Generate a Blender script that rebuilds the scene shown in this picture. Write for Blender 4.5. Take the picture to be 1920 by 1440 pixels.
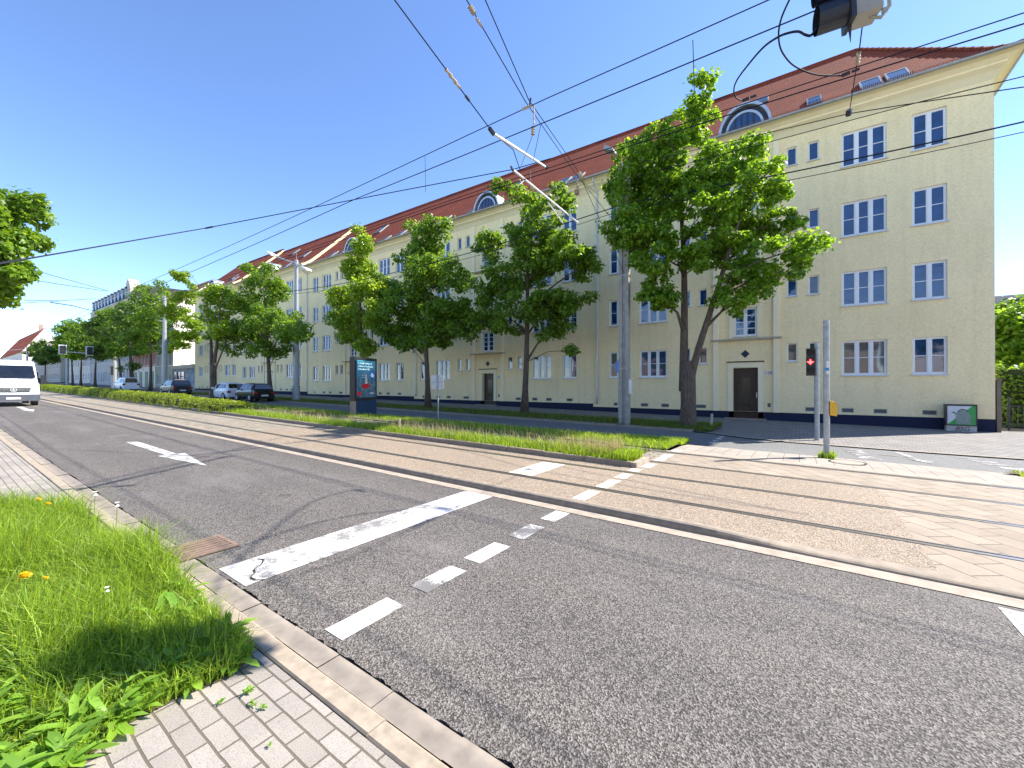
import bpy, math, random
import numpy as np
from mathutils import Vector, Matrix
R = math.radians
# ---------------------------------------------------------------- camera, world, sun
for o in list(bpy.data.objects): bpy.data.objects.remove(o)
SC = bpy.context.scene
COL = SC.collection
CAMH = 1.68
YAW = math.atan(1111 / 774.); PITCH = math.atan(2.5 / 774.)
fw = Vector((-math.cos(YAW), math.sin(YAW), 0)); rt = Vector((math.sin(YAW), math.cos(YAW), 0)); up = Vector((0, 0, 1))
f2 = fw * math.cos(PITCH) + up * math.sin(PITCH); u2 = up * math.cos(PITCH) - fw * math.sin(PITCH)
cd = bpy.data.cameras.new('camera'); cam = bpy.data.objects.new('camera', cd); COL.objects.link(cam)
cd.sensor_fit = 'HORIZONTAL'; cd.sensor_width = 36; cd.lens = 36 * 774 / 1920.; cd.clip_start = .05; cd.clip_end = 2000
M = Matrix(((rt.x, u2.x, -f2.x, 0), (rt.y, u2.y, -f2.y, 0), (rt.z, u2.z, -f2.z, CAMH), (0, 0, 0, 1)))
cam.matrix_world = M
SC.camera = cam
W = bpy.data.worlds.new('World'); SC.world = W; W.use_nodes = True
nt = W.node_tree; nt.nodes.clear()
wo = nt.nodes.new('ShaderNodeOutputWorld'); bg = nt.nodes.new('ShaderNodeBackground'); sky = nt.nodes.new('ShaderNodeTexSky')
SUN_EL = R(45.0); SUN_AZ = math.atan2(.63, .775)      # azimuth measured from +Y towards +X
sky.sky_type = 'NISHITA'; sky.sun_disc = False; sky.sun_elevation = SUN_EL; sky.sun_rotation = SUN_AZ
sky.altitude = 100; sky.air_density = .72; sky.dust_density = .05; sky.ozone_density = 2.2
bg.inputs['Strength'].default_value = .138
hs = nt.nodes.new('ShaderNodeHueSaturation'); hs.inputs['Saturation'].default_value = 1.08; hs.inputs['Hue'].default_value = .505; nt.links.new(sky.outputs[0], hs.inputs['Color']); nt.links.new(hs.outputs[0], bg.inputs[0]); nt.links.new(bg.outputs[0], wo.inputs[0])
sl = bpy.data.lights.new('sun', 'SUN'); sl.energy = 4.2; sl.angle = R(.53); sl.color = (1, .94, .85)
so = bpy.data.objects.new('sun', sl); COL.objects.link(so)
sdir = Vector((math.sin(SUN_AZ) * math.cos(SUN_EL), math.cos(SUN_AZ) * math.cos(SUN_EL), math.sin(SUN_EL)))
so.rotation_euler = (-sdir).to_track_quat('-Z', 'Y').to_euler(); so.location = (20, 30, 60)
SC.view_settings.view_transform = 'Standard'; SC.view_settings.look = 'None'; SC.view_settings.gamma = 1
SC.view_settings.use_curve_mapping = False
SC.view_settings.exposure = 1.48

# ---------------------------------------------------------------- helpers
rnd = random.Random(7)
SLOPE = .0144
def G(x, y):
    d = 0 if y < 11.6 else (.12 * min(1, (y - 11.6) / 2.4))
    return -SLOPE * x - d
class MB:
    def __init__(s): s.v = []; s.f = []; s.u = []; s.m = []
    def face(s, pts, uv=None, m=0):
        n = len(s.v); s.v += [tuple(p) for p in pts]; s.f.append(tuple(range(n, n + len(pts)))); s.m.append(m)
        s.u += list(uv) if uv else [(0, 0)] * len(pts); return s
    def box(s, a, b, m=0, skip=''):
        x0, y0, z0 = a; x1, y1, z1 = b
        x0, x1 = min(x0, x1), max(x0, x1); y0, y1 = min(y0, y1), max(y0, y1); z0, z1 = min(z0, z1), max(z0, z1)
        F = {'-y': ((x0, y0, z0), (x1, y0, z0), (x1, y0, z1), (x0, y0, z1)), '+y': ((x1, y1, z0), (x0, y1, z0), (x0, y1, z1), (x1, y1, z1)),
             '-x': ((x0, y1, z0), (x0, y0, z0), (x0, y0, z1), (x0, y1, z1)), '+x': ((x1, y0, z0), (x1, y1, z0), (x1, y1, z1), (x1, y0, z1)),
             '+z': ((x0, y0, z1), (x1, y0, z1), (x1, y1, z1), (x0, y1, z1)), '-z': ((x0, y1, z0), (x1, y1, z0), (x1, y0, z0), (x0, y0, z0))}
        for k, p in F.items():
            if k not in skip.split(): s.face(p, [(q[0] if k[1] != 'x' else q[1], q[2] if k[1] != 'z' else q[1]) for q in p], m)
        return s
    def tube(s, pts, r, n=8, caps=True, m=0):
        pts = [Vector(p) for p in pts]
        if not isinstance(r, (list, tuple)): r = [r] * len(pts)
        rings = []; prev = None
        for i, p in enumerate(pts):
            t = (pts[min(i + 1, len(pts) - 1)] - pts[max(i - 1, 0)]).normalized()
            a = prev if prev is not None else (Vector((1, 0, 0)) if abs(t.x) < .8 else Vector((0, 1, 0)))
            a = (a - t * a.dot(t)).normalized(); b = t.cross(a); prev = a
            rings.append([p + (a * math.cos(k * 2 * math.pi / n) + b * math.sin(k * 2 * math.pi / n)) * r[i] for k in range(n)])
        base = len(s.v)
        for rg in rings: s.v += [tuple(q) for q in rg]
        for i in range(len(rings) - 1):
            for k in range(n):
                s.f.append((base + i * n + k, base + i * n + (k + 1) % n, base + (i + 1) * n + (k + 1) % n, base + (i + 1) * n + k)); s.m.append(m)
                s.u += [(k / n, i), ((k + 1) / n, i), ((k + 1) / n, i + 1), (k / n, i + 1)]
        if caps:
            s.f.append(tuple(base + k for k in reversed(range(n)))); s.m.append(m); s.u += [(0, 0)] * n
            s.f.append(tuple(base + (len(rings) - 1) * n + k for k in range(n))); s.m.append(m); s.u += [(0, 0)] * n
        return s
    def prism(s, poly, axis, a, b, m=0):
        # poly: 2D points; axis 'x','y','z' extruded from a to b
        def P(p, t): return {'x': (t, p[0], p[1]), 'y': (p[0], t, p[1]), 'z': (p[0], p[1], t)}[axis]
        s.face([P(p, a) for p in reversed(poly)], None, m); s.face([P(p, b) for p in poly], None, m)
        n = len(poly)
        for i in range(n):
            p, q = poly[i], poly[(i + 1) % n]
            s.face([P(p, a), P(q, a), P(q, b), P(p, b)], None, m)
        return s
    def build(s, name, mats, parent=None, smooth=False, loc=None):
        me = bpy.data.meshes.new(name); me.from_pydata(s.v, [], s.f)
        if not isinstance(mats, (list, tuple)): mats = [mats]
        for m in mats: me.materials.append(m)
        uv = me.uv_layers.new(name='UVMap'); uv.data.foreach_set('uv', np.array(s.u, dtype=np.float32).ravel())
        me.polygons.foreach_set('material_index', np.array(s.m, dtype=np.int32))
        if smooth: me.polygons.foreach_set('use_smooth', np.ones(len(s.f), dtype=bool))
        me.update()
        o = bpy.data.objects.new(name, me); COL.objects.link(o)
        if parent: o.parent = parent
        if loc: o.location = loc
        return o
def tag(o, label=None, cat=None, group=None, kind=None):
    if label: o['label'] = label
    if cat: o['category'] = cat
    if group: o['group'] = group
    if kind: o['kind'] = kind
    return o
def thing(name, label, cat, loc=(0, 0, 0), rz=0, group=None):
    o = bpy.data.objects.new(name, None); COL.objects.link(o); o.empty_display_size = .3
    o.location = loc; o.rotation_euler = (0, 0, rz); return tag(o, label, cat, group)
def copy_tree(o, parent=None):
    c = o.copy(); COL.objects.link(c); c.parent = parent
    for ch in o.children: copy_tree(ch, c)
    return c
def npmesh(name, V, F, mat, parent=None, loops=3):
    me = bpy.data.meshes.new(name)
    me.vertices.add(len(V)); me.vertices.foreach_set('co', np.asarray(V, dtype=np.float32).ravel())
    n = len(F); me.loops.add(n * loops); me.loops.foreach_set('vertex_index', np.asarray(F, dtype=np.int32).ravel())
    me.polygons.add(n); me.polygons.foreach_set('loop_start', np.arange(0, n * loops, loops, dtype=np.int32))
    me.materials.append(mat); me.update(calc_edges=True); me.validate()
    o = bpy.data.objects.new(name, me); COL.objects.link(o)
    if parent: o.parent = parent
    return o

# ---------------------------------------------------------------- materials
def nodes(name):
    m = bpy.data.materials.new(name); m.use_nodes = True; t = m.node_tree; b = t.nodes['Principled BSDF']; return m, t, b
def N(t, k, **kw):
    n = t.nodes.new(k)
    for a, v in kw.items():
        if a in n.inputs: n.inputs[a].default_value = v
        else: setattr(n, a, v)
    return n
def coords(t, scale=(1, 1, 1), kind='Object', rot=(0, 0, 0)):
    tc = N(t, 'ShaderNodeTexCoord'); mp = N(t, 'ShaderNodeMapping'); mp.inputs['Scale'].default_value = scale; mp.inputs['Rotation'].default_value = rot
    t.links.new(tc.outputs[kind], mp.inputs[0]); return mp.outputs[0]
def noise(t, vec, sc, det=4, rough=.55):
    n = N(t, 'ShaderNodeTexNoise'); n.inputs['Scale'].default_value = sc; n.inputs['Detail'].default_value = det; n.inputs['Roughness'].default_value = rough
    t.links.new(vec, n.inputs['Vector']); return n.outputs['Fac']
def ramp(t, fac, stops):
    r = N(t, 'ShaderNodeValToRGB'); e = r.color_ramp.elements
    while len(e) < len(stops): e.new(.5)
    for i, (p, c) in enumerate(stops): e[i].position = p; e[i].color = (*c, 1) if len(c) == 3 else c
    t.links.new(fac, r.inputs[0]); return r.outputs[0]
def mix(t, fac, a, b, mode='MIX'):
    n = N(t, 'ShaderNodeMix', data_type='RGBA', blend_type=mode)
    for k, v in ((0, fac), (6, a), (7, b)):
        if hasattr(v, 'is_linked') or isinstance(v, bpy.types.NodeSocket): t.links.new(v, n.inputs[k])
        else: n.inputs[k].default_value = v if k == 0 else (*v, 1)
    return n.outputs[2]
def bump(t, b, h, strength=.3, dist=.02):
    n = N(t, 'ShaderNodeBump'); n.inputs['Strength'].default_value = strength; n.inputs['Distance'].default_value = dist
    t.links.new(h, n.inputs['Height']); t.links.new(n.outputs[0], b.inputs['Normal'])
def plain(name, c, rough=.6, metal=0, var=.12, sc=6, spec=None):
    m, t, b = nodes(name); v = coords(t); f = noise(t, v, sc, 5)
    lo = tuple(x * (1 - var) for x in c); hi = tuple(min(1, x * (1 + var)) for x in c)
    t.links.new(ramp(t, f, [(.3, lo), (.7, hi)]), b.inputs['Base Color'])
    b.inputs['Roughness'].default_value = rough; b.inputs['Metallic'].default_value = metal
    if spec is not None: b.inputs['Specular IOR Level'].default_value = spec
    return m
def asphalt(name, dark, light, stone=1.0, scl=150, tracks=False):
    m, t, b = nodes(name); v = coords(t)
    vo = N(t, 'ShaderNodeTexVoronoi'); vo.inputs['Scale'].default_value = scl; t.links.new(v, vo.inputs['Vector'])
    big = noise(t, v, .35, 4); mid = noise(t, v, 25, 3)
    cell = N(t, 'ShaderNodeSeparateColor'); t.links.new(vo.outputs['Color'], cell.inputs[0])
    c1 = ramp(t, cell.outputs[0], [(.0, tuple(x * .45 for x in dark)), (.35, dark), (.8, light), (1, tuple(x * 1.35 for x in light))])
    c2 = mix(t, .55, c1, ramp(t, big, [(.3, (.82, .82, .84)), (.7, (1.12, 1.1, 1.06))]), 'MULTIPLY')
    c3 = mix(t, .5, c2, ramp(t, mid, [(.3, (.8, .8, .8)), (.7, (1.15, 1.15, 1.15))]), 'MULTIPLY')
    if tracks:      # polished wheel tracks, oil spots and stained patches that belong to the surface
        sp = N(t, 'ShaderNodeSeparateXYZ'); t.links.new(v, sp.inputs[0])
        wn = N(t, 'ShaderNodeMath', operation='MULTIPLY_ADD'); t.links.new(noise(t, coords(t, (.15, .6, 1)), 1, 3), wn.inputs[0]); wn.inputs[1].default_value = .7; t.links.new(sp.outputs[1], wn.inputs[2])
        mr = N(t, 'ShaderNodeMapRange'); mr.inputs[1].default_value = 1.5; mr.inputs[2].default_value = 5.2; t.links.new(wn.outputs[0], mr.inputs[0])
        tk = ramp(t, mr.outputs[0], [(0, (.95, .93, .9)), (.2, (1.08, 1.07, 1.05)), (.36, (.88, .87, .87)), (.5, (1.05, 1.04, 1.02)), (.62, (.93, .92, .92)), (.78, (1.1, 1.09, 1.07)), (.95, (.86, .85, .85))])
        c3 = mix(t, .8, c3, tk, 'MULTIPLY')
        oil = noise(t, v, 3.2, 2, .4); c3 = mix(t, ramp(t, oil, [(.70, (0, 0, 0)), (.76, (.45, .45, .45))]), c3, tuple(x * .5 for x in dark))
        lt = noise(t, coords(t, (.5, 1.1, 1)), 1.1, 5, .65); c3 = mix(t, ramp(t, lt, [(.52, (0, 0, 0)), (.72, (.4, .4, .4))]), c3, tuple(x * 1.25 for x in light))
        vc = N(t, 'ShaderNodeTexVoronoi', feature='DISTANCE_TO_EDGE'); vc.inputs['Scale'].default_value = .33
        wv = N(t, 'ShaderNodeVectorMath', operation='MULTIPLY_ADD'); wb_ = N(t, 'ShaderNodeTexNoise'); wb_.inputs['Scale'].default_value = 2.2; wb_.inputs['Detail'].default_value = 6; t.links.new(v, wb_.inputs['Vector']); t.links.new(wb_.outputs['Color'], wv.inputs[0]); wv.inputs[1].default_value = (.9, .9, 0); t.links.new(v, wv.inputs[2]); t.links.new(wv.outputs[0], vc.inputs['Vector'])
        cr = N(t, 'ShaderNodeMath', operation='MULTIPLY'); t.links.new(ramp(t, vc.outputs['Distance'], [(.002, (1, 1, 1)), (.006, (0, 0, 0))]), cr.inputs[0]); t.links.new(ramp(t, noise(t, v, .5, 2), [(.5, (0, 0, 0)), (.6, (.4, .4, .4))]), cr.inputs[1])
        c3 = mix(t, cr.outputs[0], c3, tuple(x * .35 for x in dark))
    t.links.new(c3, b.inputs['Base Color']); b.inputs['Roughness'].default_value = .85
    bump(t, b, vo.outputs['Distance'], .9 * stone, .006)
    return m
def pavers(name, w, h, c1, c2, mortar, rotz=0, bw=.012, offs=.5, bumpd=.006, grit=160):
    m, t, b = nodes(name); v = coords(t, rot=(0, 0, rotz))
    br = N(t, 'ShaderNodeTexBrick', offset=offs, squash=1); br.inputs['Scale'].default_value = 1
    br.inputs['Brick Width'].default_value = w; br.inputs['Row Height'].default_value = h; br.inputs['Mortar Size'].default_value = bw; br.inputs['Mortar Smooth'].default_value = .25
    br.inputs['Bias'].default_value = 0
    br.inputs['Color1'].default_value = (*c1, 1); br.inputs['Color2'].default_value = (*c2, 1); br.inputs['Mortar'].default_value = (*mortar, 1)
    wob = N(t, 'ShaderNodeTexNoise'); wob.inputs['Scale'].default_value = 6; t.links.new(v, wob.inputs['Vector'])
    vm = N(t, 'ShaderNodeVectorMath', operation='MULTIPLY_ADD'); t.links.new(wob.outputs['Color'], vm.inputs[0]); vm.inputs[1].default_value = (.012, .012, 0); t.links.new(v, vm.inputs[2])
    t.links.new(vm.outputs[0], br.inputs['Vector'])
    f = noise(t, v, grit, 2); f2_ = noise(t, v, 2.2, 5)
    c = mix(t, .6, br.outputs['Color'], ramp(t, f, [(.33, (.62, .62, .62)), (.55, (1.1, 1.1, 1.1))]), 'MULTIPLY')
    c = mix(t, .6, c, ramp(t, f2_, [(.3, (.75, .75, .75)), (.7, (1.15, 1.13, 1.1))]), 'MULTIPLY')
    t.links.new(c, b.inputs['Base Color']); b.inputs['Roughness'].default_value = .9
    inv = N(t, 'ShaderNodeMath', operation='SUBTRACT'); inv.inputs[0].default_value = 1; t.links.new(br.outputs['Fac'], inv.inputs[1])
    ad = N(t, 'ShaderNodeMath', operation='MULTIPLY_ADD'); t.links.new(f, ad.inputs[0]); ad.inputs[1].default_value = .35; t.links.new(inv.outputs[0], ad.inputs[2])
    bump(t, b, ad.outputs[0], .7, bumpd)
    return m
def paint_worn(name, base, under, wear=.5):
    m, t, b = nodes(name); v = coords(t); f = noise(t, v, 120, 3, .7); g = noise(t, v, 2.6, 4, .6); h = noise(t, v, 14, 5, .7)
    a = N(t, 'ShaderNodeMath', operation='MULTIPLY_ADD'); t.links.new(g, a.inputs[0]); a.inputs[1].default_value = 1.3; t.links.new(f, a.inputs[2])
    a2 = N(t, 'ShaderNodeMath', operation='MULTIPLY_ADD'); t.links.new(h, a2.inputs[0]); a2.inputs[1].default_value = .8; t.links.new(a.outputs[0], a2.inputs[2])
    n_ = N(t, 'ShaderNodeMath', operation='SUBTRACT'); t.links.new(a2.outputs[0], n_.inputs[0]); n_.inputs[1].default_value = 1.0
    c = ramp(t, n_.outputs[0], [(wear - .02, under), (wear + .03, base)])
    c = mix(t, .5, c, ramp(t, noise(t, v, 5, 6, .7), [(.3, (.78, .77, .74)), (.7, (1.1, 1.1, 1.1))]), 'MULTIPLY')
    t.links.new(c, b.inputs['Base Color']); b.inputs['Roughness'].default_value = .75; bump(t, b, f, .6, .005); return m
ASPH = asphalt('asphalt', (.073, .063, .055), (.186, .168, .153), 1.0, 115, True)
ASPH2 = asphalt('asphalt_side', (.12, .12, .12), (.19, .19, .185), .5, 110)
AGG = asphalt('exposed_aggregate', (.19, .145, .10), (.37, .29, .21), .6, 120)
PAVE = pavers('small_pavers', .2, .095, (.28, .25, .215), (.35, .315, .275), (.13, .11, .08), bw=.006)
COBB = pavers('track_cobbles', .3, .16, (.27, .23, .175), (.36, .31, .24), (.09, .08, .06), bw=.02, bumpd=.015)
SLAB = pavers('slab_paving', .45, .3, (.28, .225, .165), (.335, .275, .21), (.12, .095, .07), rotz=R(52), bw=.008)
SIDEW = pavers('sidewalk_setts', .25, .25, (.19, .178, .165), (.24, .223, .205), (.09, .085, .08), bw=.012)
SLAB_L = pavers('light_setts', .6, .3, (.30, .26, .215), (.345, .305, .255), (.15, .12, .09), rotz=R(90), bw=.008)
KERB = plain('kerb_stone', (.33, .27, .20), .85, var=.22, sc=14)
KERB2 = plain('kerb_concrete', (.27, .22, .165), .85, var=.2, sc=9)
BAND = plain('gutter_concrete', (.285, .24, .19), .85, var=.2, sc=9)
BANDL = plain('light_concrete', (.33, .275, .215), .85, var=.2, sc=7)
SOIL = plain('soil', (.11, .085, .05), .95, var=.35, sc=20)
DARKGAP = plain('joint_dark', (.03, .026, .02), .95)
WHITEP = paint_worn('road_paint', (.60, .585, .555), (.2, .19, .18), .44)
WHITEW = paint_worn('road_paint_worn', (.58, .57, .54), (.17, .16, .155), .62)
CREAMP = paint_worn('track_paint', (.62, .56, .45), (.4, .33, .25), .38)
STEEL = plain('rail_steel', (.36, .33, .31), .3, .85, var=.2, sc=30)
GALV = plain('galvanised', (.36, .37, .37), .5, .35, var=.2, sc=10)
CONC = plain('pole_concrete', (.33, .32, .28), .8, var=.2, sc=5)
DKMET = plain('dark_metal', (.035, .04, .05), .4, .3)
WIRE = plain('wire', (.016, .018, .026), .8, 0, spec=.2)
INSUL = plain('insulator_beige', (.42, .33, .22), .5)
WHITEM = plain('white_enamel', (.75, .75, .73), .35, var=.04)
BLACK = plain('black_plastic', (.02, .02, .022), .45)
RUBBER = plain('tyre_rubber', (.02, .02, .02), .8)
BARK = plain('bark', (.085, .063, .043), .95, var=.5, sc=9)
def bark():
    m, t, b = nodes('bark_lime'); v = coords(t, (14, 14, 2.2)); f = noise(t, v, 1.6, 6, .7)
    t.links.new(ramp(t, f, [(.3, (.045, .033, .024)), (.55, (.13, .098, .07)), (.75, (.22, .175, .13))]), b.inputs['Base Color'])
    b.inputs['Roughness'].default_value = .95; bump(t, b, f, 1, .04); return m
BARK = bark()
def stucco(name, c, var=.1, sc=60, st=.5, dist=.012):
    m, t, b = nodes(name); v = coords(t); f = noise(t, v, sc, 5, .65); g = noise(t, v, .6, 4); w = noise(t, coords(t, (2.2, 2.2, .16)), 1.5, 5, .6)
    c1 = ramp(t, f, [(.3, tuple(x * (1 - var) for x in c)), (.65, tuple(x * (1 + var * .6) for x in c))])
    c1 = mix(t, .6, c1, ramp(t, g, [(.3, (.93, .92, .9)), (.7, (1.05, 1.05, 1.04))]), 'MULTIPLY')
    c1 = mix(t, .32, c1, ramp(t, w, [(.33, (.84, .83, .80)), (.5, (1.0, 1.0, 1.0)), (.7, (1.04, 1.04, 1.04))]), 'MULTIPLY')
    st_ = noise(t, coords(t, (5, 5, .5)), 1.1, 6, .7); c1 = mix(t, .6, c1, ramp(t, st_, [(.62, (1, 1, 1)), (.74, (.86, .84, .8))]), 'MULTIPLY')
    t.links.new(c1, b.inputs['Base Color']); b.inputs['Roughness'].default_value = .92; bump(t, b, f, st, dist); return m
WALL = stucco('stucco_cream', (.93, .77, .455), .12, 16, .45, .03)
TRIM = stucco('stucco_trim', (.92, .81, .56), .04, 30, .15)
FRIEZE = stucco('stucco_frieze', (.78, .68, .44), .05, 40, .2)
PLINTH = stucco('plinth_navy', (.012, .017, .05), .2, 30, .3)
def rooftile(name, ca, cb, cc):
    m, t, b = nodes(name); v = coords(t, kind='UV')
    br = N(t, 'ShaderNodeTexBrick', offset=.5); br.inputs['Scale'].default_value = 1
    br.inputs['Brick Width'].default_value = .18; br.inputs['Row Height'].default_value = .17; br.inputs['Mortar Size'].default_value = .018; br.inputs['Mortar Smooth'].default_value = .5
    br.inputs['Color1'].default_value = (*ca, 1); br.inputs['Color2'].default_value = (*cb, 1); br.inputs['Mortar'].default_value = (*cc, 1)
    t.links.new(v, br.inputs['Vector'])
    g = noise(t, v, .5, 5)
    t.links.new(mix(t, .7, br.outputs['Color'], ramp(t, g, [(.3, (.75, .78, .8)), (.7, (1.2, 1.12, 1.05))]), 'MULTIPLY'), b.inputs['Base Color'])
    b.inputs['Roughness'].default_value = .95; b.inputs['Specular IOR Level'].default_value = .15
    wv = N(t, 'ShaderNodeTexWave', wave_type='BANDS', bands_direction='Y', wave_profile='SAW'); wv.inputs['Scale'].default_value = 1 / .17 * .159 * 2; t.links.new(v, wv.inputs['Vector'])
    inv = N(t, 'ShaderNodeMath', operation='SUBTRACT'); inv.inputs[0].default_value = 1; t.links.new(br.outputs['Fac'], inv.inputs[1])
    bump(t, b, inv.outputs[0], .8, .02); return m
TILE = rooftile('roof_tiles', (.33, .075, .036), (.27, .062, .032), (.11, .03, .02))
TILE2 = rooftile('roof_tiles_brown', (.30, .13, .09), (.26, .12, .09), (.1, .06, .05))
TILE3 = rooftile('roof_tiles_orange', (.75, .16, .07), (.68, .15, .07), (.3, .08, .05))
SLATE = rooftile('roof_slate', (.12, .13, .15), (.15, .16, .18), (.06, .06, .07))
ZINC = plain('zinc', (.30, .31, .31), .45, .5, var=.15)
ZINCL = plain('zinc_light', (.50, .54, .58), .4, .5, var=.1)
PVC = plain('window_frame_white', (.78, .79, .80), .4, var=.03)
SILLM = plain('window_sill', (.60, .62, .66), .5, var=.06)
def glass(name, base, rough=.03, ior=1.85, curtain=False):
    m, t, b = nodes(name); v = coords(t); f = noise(t, v, 1.3, 3)
    if curtain:
        w = N(t, 'ShaderNodeTexWave', wave_type='BANDS', bands_direction='X'); w.inputs['Scale'].default_value = 7; w.inputs['Distortion'].default_value = 2; t.links.new(v, w.inputs['Vector'])
        t.links.new(mix(t, w.outputs['Fac'], tuple(x * .7 for x in base), base), b.inputs['Base Color'])
    else:
        t.links.new(ramp(t, f, [(.35, tuple(x * .5 for x in base)), (.65, base)]), b.inputs['Base Color'])
    b.inputs['Roughness'].default_value = rough; b.inputs['IOR'].default_value = ior
    bump(t, b, noise(t, v, 1.1, 1), .06, .05)
    return m
GLASS = glass('window_glass_sky_tint', (.012, .06, .19)); GLASSC = glass('window_glass_curtain', (.12, .125, .13), curtain=True)  # plain panes: the sky's blue reflection is painted into the base colour
GLASSB = glass('window_glass_blind', (.05, .06, .075), curtain=False)
GLASSF = glass('roof_window_glass', (.02, .03, .05), .02, 3.2)
CARGL = glass('car_glass', (.01, .012, .015), .03, 1.9)
def leafmat(name, c, tr=.5, v2=.45, trc=None):
    m = bpy.data.materials.new(name); m.use_nodes = True; t = m.node_tree; t.nodes.clear()
    out = N(t, 'ShaderNodeOutputMaterial'); ge = N(t, 'ShaderNodeNewGeometry')
    lo = tuple(x * (1 - v2) for x in c); hi = (min(1, c[0] * (1 + v2 * 1.1)), min(1, c[1] * (1 + v2 * .7)), c[2] * (1 + v2 * .3))
    col = ramp(t, ge.outputs['Random Per Island'], [(0, lo), (.5, c), (1, hi)])
    d = N(t, 'ShaderNodeBsdfPrincipled'); d.inputs['Roughness'].default_value = .42; d.inputs['Specular IOR Level'].default_value = .45
    tr_ = N(t, 'ShaderNodeBsdfTranslucent'); ms = N(t, 'ShaderNodeMixShader'); ms.inputs[0].default_value = tr
    t.links.new(col, d.inputs['Base Color'])
    k = trc or (1.5, 1.35, .7)
    tc = mix(t, 1.0, col, k, 'MULTIPLY'); t.links.new(tc, tr_.inputs['Color'])
    t.links.new(d.outputs[0], ms.inputs[1]); t.links.new(tr_.outputs[0], ms.inputs[2]); t.links.new(ms.outputs[0], out.inputs[0]); return m
LEAF = leafmat('linden_leaves', (.155, .285, .03), .55)
LEAFY = leafmat('linden_leaves_yellow', (.18, .335, .03), .6)
LEAFD = leafmat('linden_leaves_dark', (.09, .175, .022))
GRASS = leafmat('grass_blades', (.26, .41, .045), .5, .65)
GRASSW = leafmat('weed_leaves', (.2, .38, .045), .5)
LEAFZ = leafmat('young_leaves', (.235, .375, .035), .6)
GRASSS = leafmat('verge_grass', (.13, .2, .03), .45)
DRY = leafmat('dry_grass', (.48, .40, .22), .4, .3, (1, .95, .8))
HEDGE = leafmat('hedge_leaves', (.24, .33, .028), .45)
YEL = plain('yellow_petal', (.85, .62, .02), .6); PUFF = plain('seed_puff', (.7, .68, .62), .8)

# ---------------------------------------------------------------- ground sheets
def sheet(name, x0, x1, y0, y1, mat, dz=0.0, dz1=None, kind='structure', poly=None):
    m = MB(); dz1 = dz if dz1 is None else dz1
    ys = sorted(set([y0, y1] + [y for y in (11.6, 14.0) if y0 < y < y1]))
    for a, b in zip(ys, ys[1:]):
        za = dz + (dz1 - dz) * (a - y0) / (y1 - y0); zb = dz + (dz1 - dz) * (b - y0) / (y1 - y0)
        m.face([(x0, a, G(x0, a) + za), (x1, a, G(x1, a) + za), (x1, b, G(x1, b) + zb), (x0, b, G(x0, b) + zb)])
    o = m.build(name, mat); return tag(o, kind=kind)
def polysheet(name, pts, mat, dz, sub=None):
    m = MB(); m.face([(x, y, G(x, y) + dz) for x, y in pts]); return tag(m.build(name, mat), kind='structure')
XL, XR = -420, 70
gnd = MB(); gnd.face([(-420, -80, G(-420, 0) - .25), (70, -80, G(70, 0) - .25), (70, 11.6, G(70, 0) - .25), (-420, 11.6, G(-420, 0) - .25)])
gnd.face([(-420, 11.6, G(-420, 0) - .25), (70, 11.6, G(70, 0) - .25), (70, 300, G(70, 20) - .25), (-420, 300, G(-420, 20) - .25)])
tag(gnd.build('ground', SOIL), kind='structure')
sheet('sidewalk', XL, XR, -9, 1.18, PAVE, .03)
m = MB()
for i in range(-90, 12):     # near kerb stones, one metre each
    a, b = i * 1.0 - .64, i * 1.0 + .352
    z = G(a, 0); z2 = G(b, 0)
    dy = .003 * math.sin(i * 1.7)
    pr = [(1.185, -.1), (1.185, .032), (1.195, .042), (1.285, .042), (1.30, .03), (1.302, -.1)]
    m.face([(a, y + dy, z + h) for y, h in pr]); m.face([(b, y + dy, z2 + h) for y, h in reversed(pr)])
    for (y, h), (yy, hh) in zip(pr, pr[1:]): m.face([(a, y + dy, z + h), (a, yy + dy, z + hh), (b, yy + dy, z2 + hh), (b, y + dy, z2 + h)][::-1])
tag(m.build('kerb', KERB), kind='structure')
m = MB()
for i in range(-180, 24):    # flat gutter stones beside the kerb
    a, b = i * .5 - .3, i * .5 + .197; dz = .004 * math.sin(i * 2.3)
    m.face([(a, 1.325, G(a, 0) + .004 + dz), (b, 1.325, G(b, 0) + .004 + dz), (b, 1.465, G(b, 0) + .006 + dz), (a, 1.465, G(a, 0) + .006 + dz)])
tag(m.build('gutter', BAND), kind='structure')
sheet('gutter_joint', -90, 12, 1.29, 1.48, DARKGAP, -.012)
# ragged asphalt edge
m = MB(); rr = random.Random(3); x = -60.; pts = []
while x < 12:
    pts.append((x, 1.475 + rr.uniform(-.006, .02) + .006 * math.sin(x * 5))); x += .035 if x > -8 else .3
for (a, ya), (b, yb) in zip(pts, pts[1:]):
    m.face([(a, ya, G(a, 0)), (b, yb, G(b, 0)), (b, 1.6, G(b, 0)), (a, 1.6, G(a, 0))]); m.face([(a, ya, G(a, 0) - .03), (b, yb, G(b, 0) - .03), (b, yb, G(b, 0)), (a, ya, G(a, 0))])
m.face([(XL, 1.48, G(XL, 0)), (-60, 1.48, G(-60, 0)), (-60, 1.6, G(-60, 0)), (XL, 1.6, G(XL, 0))])
m.face([(12, 1.48, G(12, 0)), (XR, 1.48, G(XR, 0)), (XR, 1.6, G(XR, 0)), (12, 1.6, G(12, 0))])
m.face([(XL, 1.6, G(XL, 0)), (XR, 1.6, G(XR, 0)), (XR, 4.80, G(XR, 0)), (XL, 4.80, G(XL, 0))])
tag(m.build('road', ASPH), kind='structure')
sheet('gutter_band', XL, XR, 4.79, 5.0, BANDL, .006)
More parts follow.
